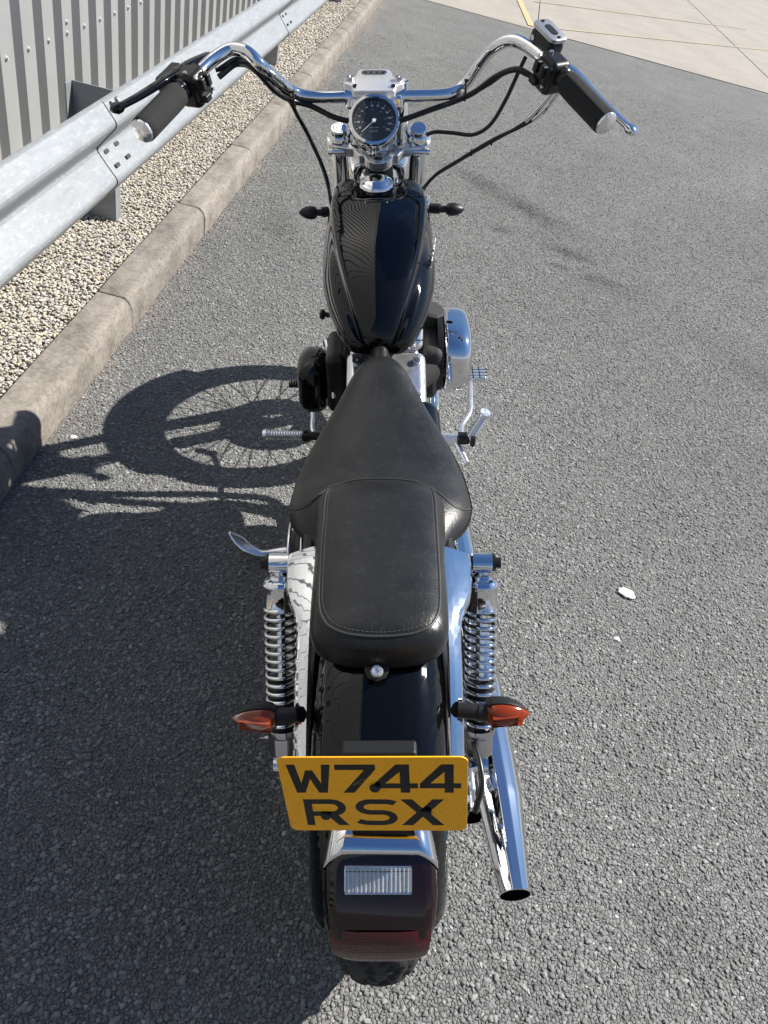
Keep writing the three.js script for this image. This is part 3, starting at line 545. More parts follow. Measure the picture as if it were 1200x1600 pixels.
// cables
const cable = (name, pts, r, m = M.satin) => P(name, tube(pts.map((p) => V(...p)), r, 8, pts.length * 14), m);
cable('clutch_cable', [[-0.345, 1.16, -1.13], [-0.292, 1.165, -1.155], [-0.255, 1.150, -1.135], [-0.225, 1.117, -1.150], [-0.202, 1.085, -1.195], [-0.188, 1.05, -1.215], [-0.160, 0.985, -1.235], [-0.128, 0.90, -1.225], [-0.115, 0.80, -1.18], [-0.11, 0.6, -1.08]], 0.0048);
cable('switch_wire', [[-0.338, 1.15, -1.115], [-0.298, 1.172, -1.135], [-0.262, 1.168, -1.108], [-0.225, 1.122, -1.128], [-0.196, 1.089, -1.182], [-0.155, 1.075, -1.195], [-0.105, 1.055, -1.185], [-0.06, 1.045, -1.18]], 0.0062);
cable('switch_wire', [[-0.335, 1.165, -1.12], [-0.296, 1.180, -1.138], [-0.258, 1.162, -1.118], [-0.222, 1.115, -1.14], [-0.19, 1.085, -1.19], [-0.15, 1.073, -1.2]], 0.0045);
cable('switch_wire', [[0.33, 1.145, -1.115], [0.292, 1.160, -1.135], [0.252, 1.138, -1.175], [0.212, 1.098, -1.215], [0.165, 1.078, -1.215], [0.115, 1.066, -1.200], [0.06, 1.05, -1.19], [0.03, 1.045, -1.18]], 0.0062);
cable('switch_wire', [[0.32, 1.15, -1.12], [0.28, 1.155, -1.15], [0.24, 1.12, -1.19], [0.205, 1.092, -1.222], [0.16, 1.075, -1.222]], 0.0045);
cable('brake_hose', [[0.312, 1.175, -1.175], [0.300, 1.14, -1.185], [0.280, 1.085, -1.195], [0.252, 1.035, -1.20], [0.215, 1.012, -1.205], [0.165, 1.012, -1.22], [0.118, 1.01, -1.225], [0.085, 0.985, -1.215], [0.075, 0.94, -1.225], [0.08, 0.8, -1.28], [0.09, 0.62, -1.40]], 0.0046);
cable('throttle_cable', [[0.375, 1.125, -1.09], [0.352, 1.082, -1.115], [0.318, 1.048, -1.145], [0.255, 1.008, -1.175], [0.19, 0.962, -1.195], [0.125, 0.915, -1.205], [0.085, 0.86, -1.17], [0.08, 0.75, -1.1]], 0.0040);
cable('throttle_cable', [[0.366, 1.125, -1.10], [0.338, 1.078, -1.125], [0.31, 1.045, -1.15], [0.25, 1.0, -1.18], [0.185, 0.955, -1.2], [0.12, 0.908, -1.21], [0.08, 0.85, -1.175]], 0.0036);
P('cable_guide', merge([cable2([[0.377, 1.13, -1.088], [0.36, 1.095, -1.108], [0.336, 1.062, -1.13]], 0.0052), cable2([[0.367, 1.13, -1.098], [0.345, 1.092, -1.118], [0.322, 1.058, -1.138]], 0.0048)]), M.chrome);
function cable2(pts, r) { return tube(pts.map((p) => V(...p)), r, 8, 24); }
for (const [x, y, z, dx] of [[-0.190, 1.094, -1.194, 0.9], [0.192, 1.098, -1.232, 0.9]]) P('cable_tie', at(new THREE.TorusGeometry(0.0205, 0.0026, 8, 28), x, y, z, 0, Math.PI / 2, 0.5 * Math.sign(x)), M.matt);
for (const p of [[0.255, 1.004, -1.176], [0.212, 0.978, -1.188]]) P('cable_tie', at(new THREE.TorusGeometry(0.0065, 0.0018, 6, 16), ...p, 0.3, Math.PI / 2, 0), M.matt);

// ---------------------------------------------------------------- speedometer and its bracket
{
  const c = V(-0.0125, 1.058, -1.137), n = V(0, Math.sin(0.70), Math.cos(0.70)), up = V(0, n.z, -n.y);
  const sp = sub('speedometer');
  P('speedometer_case', turned([[0, -0.075], [0.030, -0.074], [0.046, -0.062], [0.0515, -0.03], [0.0525, -0.004], [0.0555, 0.0], [0.0565, 0.006], [0.0545, 0.011], [0.0485, 0.012], [0.0475, 0.009], [0.0475, 0.004]], c, n, 56), M.chrome, sp);
  const S = 512, cv = document.createElement('canvas'); cv.width = cv.height = S; const g = cv.getContext('2d');
  g.fillStyle = '#10191c'; g.fillRect(0, 0, S, S); g.translate(S / 2, S / 2); g.strokeStyle = '#c9d2d2'; g.fillStyle = '#c9d2d2'; g.textAlign = 'center'; g.textBaseline = 'middle';
  for (let v = 0; v <= 120; v += 5) { const a = (135 + v / 120 * 255) * Math.PI / 180, big = v % 10 === 0; g.lineWidth = big ? 5 : 2.5; g.beginPath(); g.moveTo(236 * Math.cos(a), 236 * Math.sin(a)); g.lineTo((big ? 214 : 224) * Math.cos(a), (big ? 214 : 224) * Math.sin(a)); g.stroke(); if (big && v > 0) { g.font = 'bold 30px sans-serif'; g.fillText(String(v), 186 * Math.cos(a), 186 * Math.sin(a)); if (v % 20 === 0) { g.font = '17px sans-serif'; g.fillText(String(Math.round(v * 1.6)), 138 * Math.cos(a), 138 * Math.sin(a)); } } }
  g.font = '24px sans-serif'; g.fillText('mph', -30, 72); g.font = '18px sans-serif'; g.fillText('km/h', 36, 72);
  g.fillStyle = '#2a3334'; g.fillRect(-52, 100, 104, 30); g.fillStyle = '#aeb8b8'; g.font = '24px monospace'; g.fillText('012345', 0, 116);
  const ct = new THREE.CanvasTexture(cv); ct.colorSpace = THREE.SRGBColorSpace; ct.magFilter = THREE.LinearFilter;
  const dial = oriented(new THREE.CircleGeometry(0.0474, 48), c.clone().addScaledVector(n, 0.001), X1, up);
  P('dial', dial, std(1, 0.6, 0, { map: ct }), sp);
  const na = -2.42, nd = X1.clone().multiplyScalar(Math.cos(na)).addScaledVector(up, Math.sin(na)), ncen = c.clone().addScaledVector(n, 0.0035);
  P('needle', merge([cyl(ncen.clone().addScaledVector(nd, -0.006), ncen.clone().addScaledVector(nd, 0.036), 0.0012, 0.0005, 8), cyl(ncen.clone(), ncen.clone().addScaledVector(n, 0.003), 0.004, 0.004, 16)]), std([0.85, 0.83, 0.78], 0.5), sp);
  P('dial_glass', turned([[0.0476, 0.0105], [0.036, 0.0122], [0, 0.0128]], c, n, 40), phy(1, 0.02, 0, { transmission: 1, thickness: 0, ior: 1.5 }), sp);
  P('reset_stem', turned([[0.005, 0], [0.005, 0.012], [0.0035, 0.014], [0, 0.0145]], c.clone().addScaledVector(up, -0.053).addScaledVector(n, -0.02), up.clone().negate().addScaledVector(n, 0.4), 14), M.chrome, sp);
  // bracket over the bar clamp
  const o = V(-0.0125, 1.1135, -1.216), bx = X1, by = V(0, 0.16, -1).normalize();
  const shape = [[-0.040, -0.052], [0.040, -0.052], [0.047, -0.042], [0.050, -0.025], [0.066, -0.012], [0.068, 0.010], [0.058, 0.020], [0.043, 0.024], [0.038, 0.050], [0.031, 0.062], [-0.031, 0.062], [-0.038, 0.050], [-0.043, 0.024], [-0.058, 0.020], [-0.068, 0.010], [-0.066, -0.012], [-0.050, -0.025], [-0.047, -0.042]];
  const dense = new THREE.CatmullRomCurve3(shape.map(([x, y]) => V(x, y, 0)), true, 'catmullrom', 0.25).getPoints(90).slice(0, -1).map((p) => [p.x, p.y]);
  const brush = tex(256, 256, (x, y, c2) => { const v = 0.5 + 0.5 * (noise2(x / 256 * 6, y / 1.6, 8, 0) - 0.5); c2[0] = c2[1] = c2[2] = v; }, false); brush.repeat.set(6, 14);
  const br = P('gauge_bracket', boxUV(oriented(extrude(dense, 0.016, 0.003), o, bx, by)), std([0.78, 0.78, 0.785], 0.3, 0.8, { bumpMap: brush, bumpScale: 0.0004 }));
  const bn = bx.clone().cross(by);
  P('bar_clamp', merge([cyl(V(-0.078, 1.09, -1.2075), V(0.054, 1.09, -1.215), 0.0205, 0.0205, 28), at(rbox(0.128, 0.03, 0.046, 0.008), -0.012, 1.082, -1.21)]), M.chrome, br);
  for (const s of [-1, 1]) {
    const p = o.clone().addScaledVector(bx, s * 0.054).addScaledVector(by, 0.003).addScaledVector(bn, 0.008);
    P('clamp_bolt', turned([[0.0085, 0], [0.0085, 0.006], [0.0075, 0.0075], [0.0045, 0.0075], [0.004, 0.003], [0, 0.003]], p, bn, 20), M.chromeDull, br);
    P('clamp_bolt', turned([[0.005, 0], [0.005, 0.004], [0.003, 0.004], [0.0025, 0.001], [0, 0.001]], o.clone().addScaledVector(bx, s * 0.042).addScaledVector(by, -0.032).addScaledVector(bn, 0.008), bn, 16), M.satin, br);
  }
  const win = P('warning_light_panel', oriented(extrude(roundRect(0.057, 0.021, 0.009), 0.006, 0.001), o.clone().addScaledVector(by, 0.043).addScaledVector(bn, 0.0065), bx, by), phy([0.012, 0.011, 0.012], 0.15, 0, { clearcoat: 1 }), br);
  for (let i = 0; i < 4; i++) P('warning_light', oriented(extrude(roundRect(0.008, 0.008, 0.002), 0.0012), o.clone().addScaledVector(bx, -0.02 + i * 0.0133).addScaledVector(by, 0.043).addScaledVector(bn, 0.0098), bx, by), std([[0.016, 0.02, 0.016], [0.014, 0.016, 0.024], [0.028, 0.012, 0.011], [0.016, 0.02, 0.016]][i], 0.3), br);
}

// ---------------------------------------------------------------- fuel tank
{
  const T = [[-1.168, 0.040, 0.905, 0.82, 0.030], [-1.160, 0.082, 0.926, 0.80, 0.068], [-1.145, 0.103, 0.938, 0.785, 0.088], [-1.11, 0.117, 0.945, 0.765, 0.102], [-1.05, 0.124, 0.944, 0.745, 0.106], [-0.97, 0.125, 0.930, 0.735, 0.101], [-0.89, 0.121, 0.906, 0.73, 0.090], [-0.82, 0.108, 0.873, 0.725, 0.074], [-0.77, 0.091, 0.842, 0.722, 0.058], [-0.735, 0.074, 0.812, 0.72, 0.044], [-0.717, 0.060, 0.788, 0.722, 0.034], [-0.708, 0.042, 0.765, 0.726, 0.024], [-0.705, 0.020, 0.75, 0.735, 0.010]];
  const w = pchip(T, 1), yt = pchip(T, 2), yb = pchip(T, 3), wc = pchip(T, 4), secs = [], N = 120, ph = 132;
  for (let i = 0; i <= N; i++) {
    const q = i / N, z = lerp(-1.168, -0.705, 0.5 - 0.5 * Math.cos(Math.PI * q)), W = w(z), t = yt(z), b = yb(z), C = wc(z), h = t - b, ring = [];
    const half = [[C * 0.5, t - 0.004], [C * 0.82, t - 0.0115], [C * 0.97, t - 0.020], [lerp(C, W, 0.12), t - 0.036], [lerp(C, W, 0.62), t - 0.36 * h], [W, t - 0.56 * h], [W * 0.99, t - 0.74 * h], [W * 0.86, b + 0.03 * h], [W * 0.5, b]];
    const sec = new THREE.CatmullRomCurve3([V(0, t, 0), ...half.map(([a, c]) => V(a, c, 0)), V(0, b, 0), ...half.slice().reverse().map(([a, c]) => V(-a, c, 0))], true, 'centripetal');
    for (let j = 0; j < ph; j++) {
      const q = sec.getPoint(j / ph); let x = q.x, y = q.y;
      if (y > t - 0.4 * h) {                            // shallow well round the filler, two lobes beside it
        const well = (1 - smooth(Math.abs(x), 0.034, 0.062)) * smooth(-z, 1.005, 1.035);
        const step = smooth(-z, 1.03, 1.05) * smooth(Math.abs(x), 0.045, 0.065) * (1 - smooth(Math.abs(x), 0.085, 0.11));
        y += -0.016 * well + 0.004 * step;
      }
      ring.push(V(x - 0.002, y, z));
    }
    secs.push(ring);
  }
  const tank = P('fuel_tank', loft(secs), M.black);
  const cc = V(-0.0075, 0.925, -1.066), n = V(0, 1, 0.12);
  P('filler_neck', turned([[0.036, 0], [0.0355, 0.02], [0.030, 0.022]], cc.clone().add(V(0, -0.006, 0)), n, 36), M.black, tank);
  const cap = P('fuel_cap', turned([[0.032, 0.012], [0.0375, 0.014], [0.0385, 0.018], [0.0385, 0.026], [0.0365, 0.0295], [0.0335, 0.0305], [0.031, 0.0335], [0.022, 0.0375], [0.010, 0.0392], [0, 0.0395]], cc, n, 48), M.chrome, tank);
  const font = await new FontLoader().loadAsync('fonts/droid/droid_serif_bold.typeface.json');
  const txt = new TextGeometry('Harley-Davidson', { font, size: 0.016, depth: 0.0025, curveSegments: 3 }); txt.computeBoundingBox(); txt.translate(-txt.boundingBox.max.x / 2, -0.008, 0);
  for (const s of [1]) P('tank_badge', oriented(txt.clone(), V(s * 0.1205 - 0.002, 0.836, -0.965), V(s * 0.1, 0.12 * -1, s * -1), V(s * 0.1, 1, 0)), std(0.6, 0.4), tank);
}
// ---------------------------------------------------------------- seat
const PIL = [[-0.318, 0.020, 0.700, 0.655], [-0.310, 0.075, 0.712, 0.650], [-0.295, 0.100, 0.722, 0.645], [-0.26, 0.108, 0.735, 0.640], [-0.20, 0.105, 0.746, 0.645], [-0.12, 0.0995, 0.755, 0.66], [-0.03, 0.0975, 0.761, 0.678], [0.02, 0.0955, 0.762, 0.686], [0.044, 0.089, 0.758, 0.690], [0.058, 0.078, 0.750, 0.694], [0.067, 0.060, 0.740, 0.697], [0.072, 0.035, 0.730, 0.700], [0.0735, 0.012, 0.722, 0.704]];
{
  const S = [[-0.668, 0.012, 0.742, 0.715], [-0.660, 0.034, 0.749, 0.708], [-0.640, 0.050, 0.750, 0.70], [-0.60, 0.069, 0.742, 0.685], [-0.55, 0.090, 0.728, 0.672], [-0.49, 0.116, 0.714, 0.66], [-0.43, 0.140, 0.705, 0.645], [-0.37, 0.156, 0.702, 0.628], [-0.32, 0.1615, 0.705, 0.618], [-0.29, 0.1575, 0.707, 0.618], [-0.262, 0.147, 0.704, 0.622], [-0.237, 0.130, 0.698, 0.630], [-0.213, 0.113, 0.690, 0.638], [-0.185, 0.101, 0.682, 0.645], [-0.15, 0.092, 0.675, 0.65], [-0.10, 0.080, 0.668, 0.655]];
  const body = (T, z0, z1, N, nTop, nX, drop) => {
    const w = pchip(T, 1), yt = pchip(T, 2), yb = pchip(T, 3), secs = [];
    for (let i = 0; i <= N; i++) {
      const z = lerp(z0, z1, 0.5 - 0.5 * Math.cos(Math.PI * i / N)), W = w(z), t = yt(z), b = yb(z), yc = lerp(b, t, 0.35), ring = [];
      for (let j = 0; j < 96; j++) {
        const f = j / 96 * 2 * Math.PI, s = Math.sin(f), c = Math.cos(f);
        const x = W * spow(c, s > 0 ? nX : 0.5), y = yc + (s > 0 ? (t - yc) * spow(s, nTop) : (yc - b) * spow(s, 0.5)) - (s > 0 ? drop * Math.pow(Math.abs(x / 0.16), 2.2) : 0);
        ring.push(V(x + 0.003, y, z));
      }
      secs.push(ring);
    }
    const g = loft(secs), p = g.attributes.position, uv = new Float32Array(p.count * 2);
    for (let i = 0; i < p.count; i++) { uv[i * 2] = p.getX(i) * 3.2; uv[i * 2 + 1] = p.getZ(i) * 3.2 + p.getY(i) * 2; }
    g.setAttribute('uv', new THREE.BufferAttribute(uv, 2)); return g;
  };
  const seat = P('seat', body(S, -0.668, -0.10, 90, 0.86, 0.72, 0.012), M.leather);
  const pad = P('pillion_pad', body(PIL, -0.318, 0.0735, 80, 0.66, 0.54, 0.0), M.leather, seat);
  // welt and stitching round the top panel of the pillion pad
  const w = pchip(PIL, 1), yt = pchip(PIL, 2), yb = pchip(PIL, 3);
  const onPad = (x, z, up = 0) => { const W = w(z), t = yt(z), b = yb(z), yc = lerp(b, t, 0.35), q = Math.pow(Math.min(0.999, Math.abs(x) / W), 1 / 0.54), s = Math.sqrt(Math.max(0, 1 - q * q)); return V(x + 0.003, yc + (t - yc) * Math.pow(s, 0.66) + up, z); };
  const seamPath = (o) => { const pts = []; const L = [[-0.285, 0.086], [-0.25, 0.089], [-0.19, 0.088], [-0.12, 0.0868], [-0.05, 0.0850], [0.0, 0.0825], [0.025, 0.0775], [0.043, 0.067], [0.0535, 0.048], [0.0575, 0.025], [0.0585, 0]]; for (const [z, x] of L) pts.push([-(x - o), z - (z > 0.02 ? o * 0.9 : 0)]); for (const [z, x] of L.slice(0, -1).reverse()) pts.push([x - o, z - (z > 0.02 ? o * 0.9 : 0)]); return pts; };
  const curve = (o, up) => { const c = new THREE.CatmullRomCurve3(seamPath(o).map(([x, z]) => V(x, 0, z))); return c.getSpacedPoints(260).map((p) => onPad(p.x, p.z, up)); };
  P('welt', new THREE.TubeGeometry(new THREE.CatmullRomCurve3(curve(0, -0.0002)), 260, 0.0021, 8, false), std(0.02, 0.5), seat);
  const st = curve(0.0048, 0.0001), dash = [];
  for (let i = 2; i < st.length - 3; i += 2) dash.push(cyl(st[i].clone().lerp(st[i + 1], 0.05), st[i].clone().lerp(st[i + 1], 1.25), 0.00055, 0.00055, 5));
  const sm = P('stitching', merge(dash), std(0.05, 0.7), seat); sm.userData.kind = 'stuff';
  // seam where the rider's pad meets the pillion
  const sw = pchip(S, 1), syt = pchip(S, 2), syb = pchip(S, 3);
  const onSeat = (x, z) => { const W = sw(z), t = syt(z), b = syb(z), yc = lerp(b, t, 0.35), q = Math.pow(Math.min(0.999, Math.abs(x) / W), 1 / 0.72), s = Math.sqrt(Math.max(0, 1 - q * q)); return yc + (t - yc) * Math.pow(s, 0.86) - 0.012 * Math.pow(Math.abs(x / 0.16), 2.2); };
  const cross = [[-0.160, -0.31], [-0.145, -0.286], [-0.125, -0.278], [-0.108, -0.290], [-0.085, -0.310], [-0.05, -0.322], [0, -0.325], [0.05, -0.322], [0.085, -0.310], [0.108, -0.290], [0.125, -0.278], [0.145, -0.286], [0.160, -0.31]];
  const cp = new THREE.CatmullRomCurve3(cross.map(([x, z]) => V(x, 0, z))).getSpacedPoints(90).map((p) => V(p.x + 0.003, onSeat(p.x, p.z) + 0.0002, p.z));
  P('seam', new THREE.TubeGeometry(new THREE.CatmullRomCurve3(cp), 90, 0.0016, 6, false), std(0.024, 0.55), seat);
  const cd = []; for (let i = 3; i < cp.length - 4; i += 1) { const q = cp[i].clone().add(V(0, 0.0006, -0.004)), r = cp[i + 1].clone().add(V(0, 0.0006, -0.004)); cd.push(cyl(q, q.clone().lerp(r, 0.6), 0.0005, 0.0005, 5)); }
  const sm2 = P('stitching', merge(cd), std(0.04, 0.7), seat); sm2.userData.kind = 'stuff';
  // rear mounting tab and bolt
  const tab = P('seat_tab', at(extrude([[-0.016, -0.018], [0.016, -0.018], [0.017, 0.0], [0.012, 0.012], [0, 0.0165], [-0.012, 0.012], [-0.017, 0]], 0.004, 0.001), 0.0, 0.7015, 0.076, Math.PI / 2 + 0.28, 0, 0), M.satin);
  P('seat_bolt', turned([[0.0085, 0], [0.0085, 0.005], [0.007, 0.007], [0.004, 0.0072], [0.0035, 0.004], [0, 0.004]], V(0, 0.7030, 0.081), V(0, 1, 0.28), 20), M.alu, tab);
}
// ---------------------------------------------------------------- chromed mudguard struts
function crowned(w, d) { const k = 0.36 * w, o = []; for (let i = 0; i <= 8; i++) { const t = i / 8; o.push([lerp(-w / 2, w / 2 - 0.006, t), d / 2 - k * t * (0.75 + 0.25 * t)]); } const y1 = d / 2 - k; o.push([w / 2 - 0.003, y1 - 0.002], [w / 2 - 0.0008, y1 - 0.005], [w / 2, y1 - 0.010], [w / 2, -d / 2 + 0.003], [w / 2 - 0.003, -d / 2], [-w / 2, -d / 2]); return o; }
for (const s of [-1, 1]) {
  // centre line down the side of the mudguard; [z, y top, x inner, x outer, depth]
  const T = [[-0.175, 0.706, 0.098, 0.142, 0.05], [-0.15, 0.706, 0.098, 0.144, 0.055], [-0.11, 0.701, 0.099, 0.143, 0.055], [-0.075, 0.695, 0.0995, 0.138, 0.052], [-0.05, 0.690, 0.100, 0.128, 0.05], [-0.03, 0.685, 0.1, 0.122, 0.05], [0.0, 0.675, 0.1, 0.1195, 0.05], [0.05, 0.652, 0.1, 0.1195, 0.05], [0.10, 0.620, 0.1, 0.1195, 0.048], [0.14, 0.586, 0.1, 0.1195, 0.045], [0.172, 0.552, 0.1, 0.119, 0.040]];
  const f = [1, 2, 3, 4].map((k) => pchip(T, k)), secs = [], N = 60;
  for (let i = 0; i <= N; i++) {
    const z = lerp(-0.158, 0.172, i / N), y = f[0](z), xi = f[1](z), xo = f[2](z), d = f[3](z), dy = (f[0](z + 0.002) - f[0](z - 0.002)) / 0.004, ring = [];
    const nz = -dy / Math.hypot(1, dy), ny = 1 / Math.hypot(1, dy), r = 0.006, cw = (xi + xo) / 2, hw = (xo - xi) / 2;
    for (const [px, py] of crowned(2 * hw, d)) ring.push(V(s * (cw + px) + 0.002, y + (py - d / 2) * ny, z + (py - d / 2) * nz));
    secs.push(ring);
  }
  const g = P('mudguard_strut', toCreasedNormals(loft(secs), 0.75), M.chrome);
  P('strut_bolt', turned([[0.0095, 0], [0.0095, 0.005], [0.006, 0.008], [0, 0.009]], V(s * 0.119 + 0.002, 0.566, 0.150), V(s, 0, 0), 18), M.chrome, g);
}
// ---------------------------------------------------------------- shock absorbers
for (const s of [-1, 1]) {
  const sh = sub('shock_absorber'), x = s * 0.162 + 0.004, top = V(x, 0.660, -0.166), bot = V(x + s * 0.004, 0.347, 0.004), d = top.clone().sub(bot).normalize(), L = top.distanceTo(bot);
  const A = (t) => bot.clone().addScaledVector(d, t);
  P('shock_eye', merge([cyl(top.clone().add(V(-0.0155, 0, 0)), top.clone().add(V(0.0155, 0, 0)), 0.0165, 0.0165, 28), cyl(A(L - 0.03), A(L - 0.012), 0.011, 0.010)]), M.chrome, sh);
  P('shock_eye', merge([cyl(bot.clone().add(V(-0.0155, 0, 0)), bot.clone().add(V(0.0155, 0, 0)), 0.0165, 0.0165, 28)]), M.chrome, sh);
  P('mounting_stud', merge([cyl(top.clone().add(V(s * 0.0155, 0, 0)), top.clone().add(V(s * 0.021, 0, 0)), 0.0145), cyl(top.clone().add(V(s * 0.021, 0, 0)), top.clone().add(V(s * 0.030, 0, 0)), 0.0095, 0.0095, 6)]), M.satin, sh);
  P('mounting_stud', cyl(top.clone().add(V(-s * 0.05, 0, 0)), top.clone().add(V(-s * 0.0155, 0, 0)), 0.0115), M.satin, sh);
  P('top_cover', turned([[0.009, L - 0.017], [0.0165, L - 0.020], [0.0185, L - 0.025], [0.0255, L - 0.028], [0.0287, L - 0.033], [0.0287, L - 0.037], [0.0268, L - 0.040], [0.0264, L - 0.072], [0.0267, L - 0.077], [0.0225, L - 0.077]], bot, d, 40), M.chrome, sh);
  P('damper_rod', cyl(A(0.12), A(L - 0.05), 0.0075), M.chrome, sh);
  P('damper_body', turned([[0.0195, 0.055], [0.0205, 0.06], [0.0205, 0.15], [0.0175, 0.155], [0.010, 0.158]], bot, d, 32), M.satin, sh);
  P('lower_body', turned([[0.010, 0.008], [0.015, 0.016], [0.0225, 0.022], [0.0240, 0.028], [0.0240, 0.055], [0.0262, 0.058], [0.0275, 0.064], [0.0275, 0.070], [0.018, 0.0705]], bot, d, 32), M.chromeDull, sh);
  const u = d.clone().cross(X1).normalize(), v = u.clone().cross(d), turns = 14.5, pts = [], R = 0.0252;
  class Helix extends THREE.Curve { getPoint(t, o = V(0, 0, 0)) { const h = lerp(0.074, L - 0.074, t), a = t * turns * 6.2832 * s; return o.copy(A(h)).addScaledVector(u, R * Math.cos(a)).addScaledVector(v, R * Math.sin(a)); } }
  P('coil_spring', new THREE.TubeGeometry(new Helix(), 560, 0.0035, 9, false), M.chrome, sh);
  // rear indicator
  const li = sub('rear_indicator'), c = V(s * 0.169 + 0.006, 0.625, s < 0 ? 0.100 : 0.092);
  P('indicator_stalk', merge([cyl(V(s * 0.112, 0.625, c.z - 0.006), V(s * 0.140, 0.625, c.z - 0.002), 0.0112, 0.0112), cyl(V(s * 0.140, 0.625, c.z - 0.002), V(s * 0.160, 0.625, c.z), 0.0125, 0.0125)]), M.plastic, li);
  shell(li, c, s, 1.001, 'indicator_housing', 'indicator_lens');
  const ribs = []; for (let i = 0; i < 4; i++) ribs.push(at(rbox(0.044, 0.0014, 0.0105, 0.0007, 1), c.x + s * 0.004, c.y + 0.0105 - i * 0.0062, c.z + 0.0108, 0, s * 0.12, 0));
  P('lens_rib', merge(ribs), M.amber, li);
}
// ---------------------------------------------------------------- number plate
{
  const W = 0.2155, Hh = 0.146, cv = document.createElement('canvas'); cv.width = 1024; cv.height = 694; const g = cv.getContext('2d');
  g.fillStyle = '#f4a80c'; g.fillRect(0, 0, 1024, 694);
  for (let i = 0; i < 2500; i++) { const v = rnd(); g.fillStyle = v < 0.5 ? 'rgba(150,95,0,0.05)' : 'rgba(255,205,60,0.05)'; const x = rnd() * 1024, y = rnd() * 694, r = 2 + rnd() * 16; g.beginPath(); g.ellipse(x, y, r, r * 0.6, rnd() * 3, 0, 7); g.fill(); }
  g.strokeStyle = '#0a0a0a'; g.lineJoin = 'miter'; g.miterLimit = 6; g.lineCap = 'butt';
  const PX = (u, v) => [u * 1024, v * 694];
  const strokes = (u0, u1, v0, v1, list, lw = 48) => { for (const pts of list) { g.lineWidth = pts.w ?? lw; g.beginPath(); pts.forEach((p, i) => { const q = PX(lerp(u0, u1, p[0]), lerp(v0, v1, p[1])); i ? g.lineTo(...q) : g.moveTo(...q); }); g.stroke(); } };
  const four = [[[0.66, 0], [0.66, 1]], [[0.99, 0.73], [0.0, 0.73]]], r1 = [0.085, 0.455], r2 = [0.545, 0.915];
  const poly = (u0, u1, v0, v1, pts) => { g.fillStyle = '#0a0a0a'; g.beginPath(); pts.forEach((p, i) => { const q = PX(lerp(u0, u1, p[0]), lerp(v0, v1, p[1])); i ? g.lineTo(...q) : g.moveTo(...q); }); g.closePath(); g.fill(); };
  poly(0.045, 0.278, ...r1, [[0, 0], [0.2, 0], [0.28, 0.66], [0.42, 0.2], [0.58, 0.2], [0.74, 0.66], [0.8, 0], [1, 0], [0.86, 1], [0.66, 1], [0.5, 0.5], [0.34, 1], [0.14, 1]]);
  poly(0.300, 0.515, ...r1, [[0, 0], [1, 0], [1, 0.17], [0.42, 1], [0.14, 1], [0.72, 0.19], [0, 0.19]]);
  for (const [a, b] of [[0.500, 0.735], [0.745, 0.965]]) { poly(a, b, ...r1, [[0.52, 0], [0.82, 0], [0.82, 0.66], [1, 0.66], [1, 0.84], [0.82, 0.84], [0.82, 1], [0.6, 1], [0.6, 0.84], [0, 0.84], [0, 0.68]]); g.fillStyle = '#f4a80c'; g.beginPath(); [[0.6, 0.26], [0.6, 0.66], [0.26, 0.66]].forEach((p, i) => { const q = PX(lerp(a, b, p[0]), lerp(r1[0], r1[1], p[1])); i ? g.lineTo(...q) : g.moveTo(...q); }); g.closePath(); g.fill(); }
  // R
  g.lineWidth = 46; g.lineCap = 'butt';
  const R = (u, v) => PX(lerp(0.10, 0.335, u), lerp(r2[0], r2[1], v));
  g.beginPath(); g.moveTo(...R(0.1, 1)); g.lineTo(...R(0.1, 0.09)); g.lineTo(...R(0.62, 0.09)); g.bezierCurveTo(...R(0.98, 0.09), ...R(0.98, 0.55), ...R(0.62, 0.55)); g.lineTo(...R(0.1, 0.55)); g.stroke();
  poly(0.10, 0.335, ...r2, [[0.45, 0.5], [0.72, 0.5], [1.02, 1], [0.77, 1]]);
  // S
  const Sx = (u, v) => PX(lerp(0.385, 0.615, u), lerp(r2[0], r2[1], v));
  g.beginPath(); g.moveTo(...Sx(0.95, 0.16)); g.bezierCurveTo(...Sx(0.85, 0.09), ...Sx(0.75, 0.09), ...Sx(0.6, 0.09)); g.lineTo(...Sx(0.4, 0.09)); g.bezierCurveTo(...Sx(0.0, 0.09), ...Sx(0.0, 0.5), ...Sx(0.4, 0.5)); g.lineTo(...Sx(0.6, 0.5)); g.bezierCurveTo(...Sx(1.0, 0.5), ...Sx(1.0, 0.91), ...Sx(0.6, 0.91)); g.lineTo(...Sx(0.4, 0.91)); g.bezierCurveTo(...Sx(0.25, 0.91), ...Sx(0.15, 0.9), ...Sx(0.04, 0.83)); g.stroke();
  poly(0.635, 0.875, ...r2, [[0, 0], [0.27, 0], [0.5, 0.34], [0.73, 0], [1, 0], [0.64, 0.5], [1, 1], [0.73, 1], [0.5, 0.66], [0.27, 1], [0, 1], [0.36, 0.5]]);
  g.strokeStyle = 'rgba(235,205,130,0.55)'; g.lineWidth = 3; g.beginPath(); g.moveTo(400, 250); g.bezierCurveTo(430, 190, 480, 190, 560, 165); g.stroke(); g.beginPath(); g.moveTo(395, 245); g.bezierCurveTo(430, 220, 455, 235, 470, 205); g.stroke();
  g.strokeStyle = 'rgba(90,50,0,0.5)'; g.lineWidth = 3; g.beginPath(); g.moveTo(428, 215); g.lineTo(434, 262); g.stroke();
  for (let i = 0; i < 40; i++) { g.strokeStyle = `rgba(240,215,150,${0.05 + 0.12 * rnd()})`; g.lineWidth = 1 + rnd(); const x = rnd() * 1024, y = rnd() * 694; g.beginPath(); g.moveTo(x, y); g.lineTo(x + rr(-60, 60), y + rr(-25, 25)); g.stroke(); }
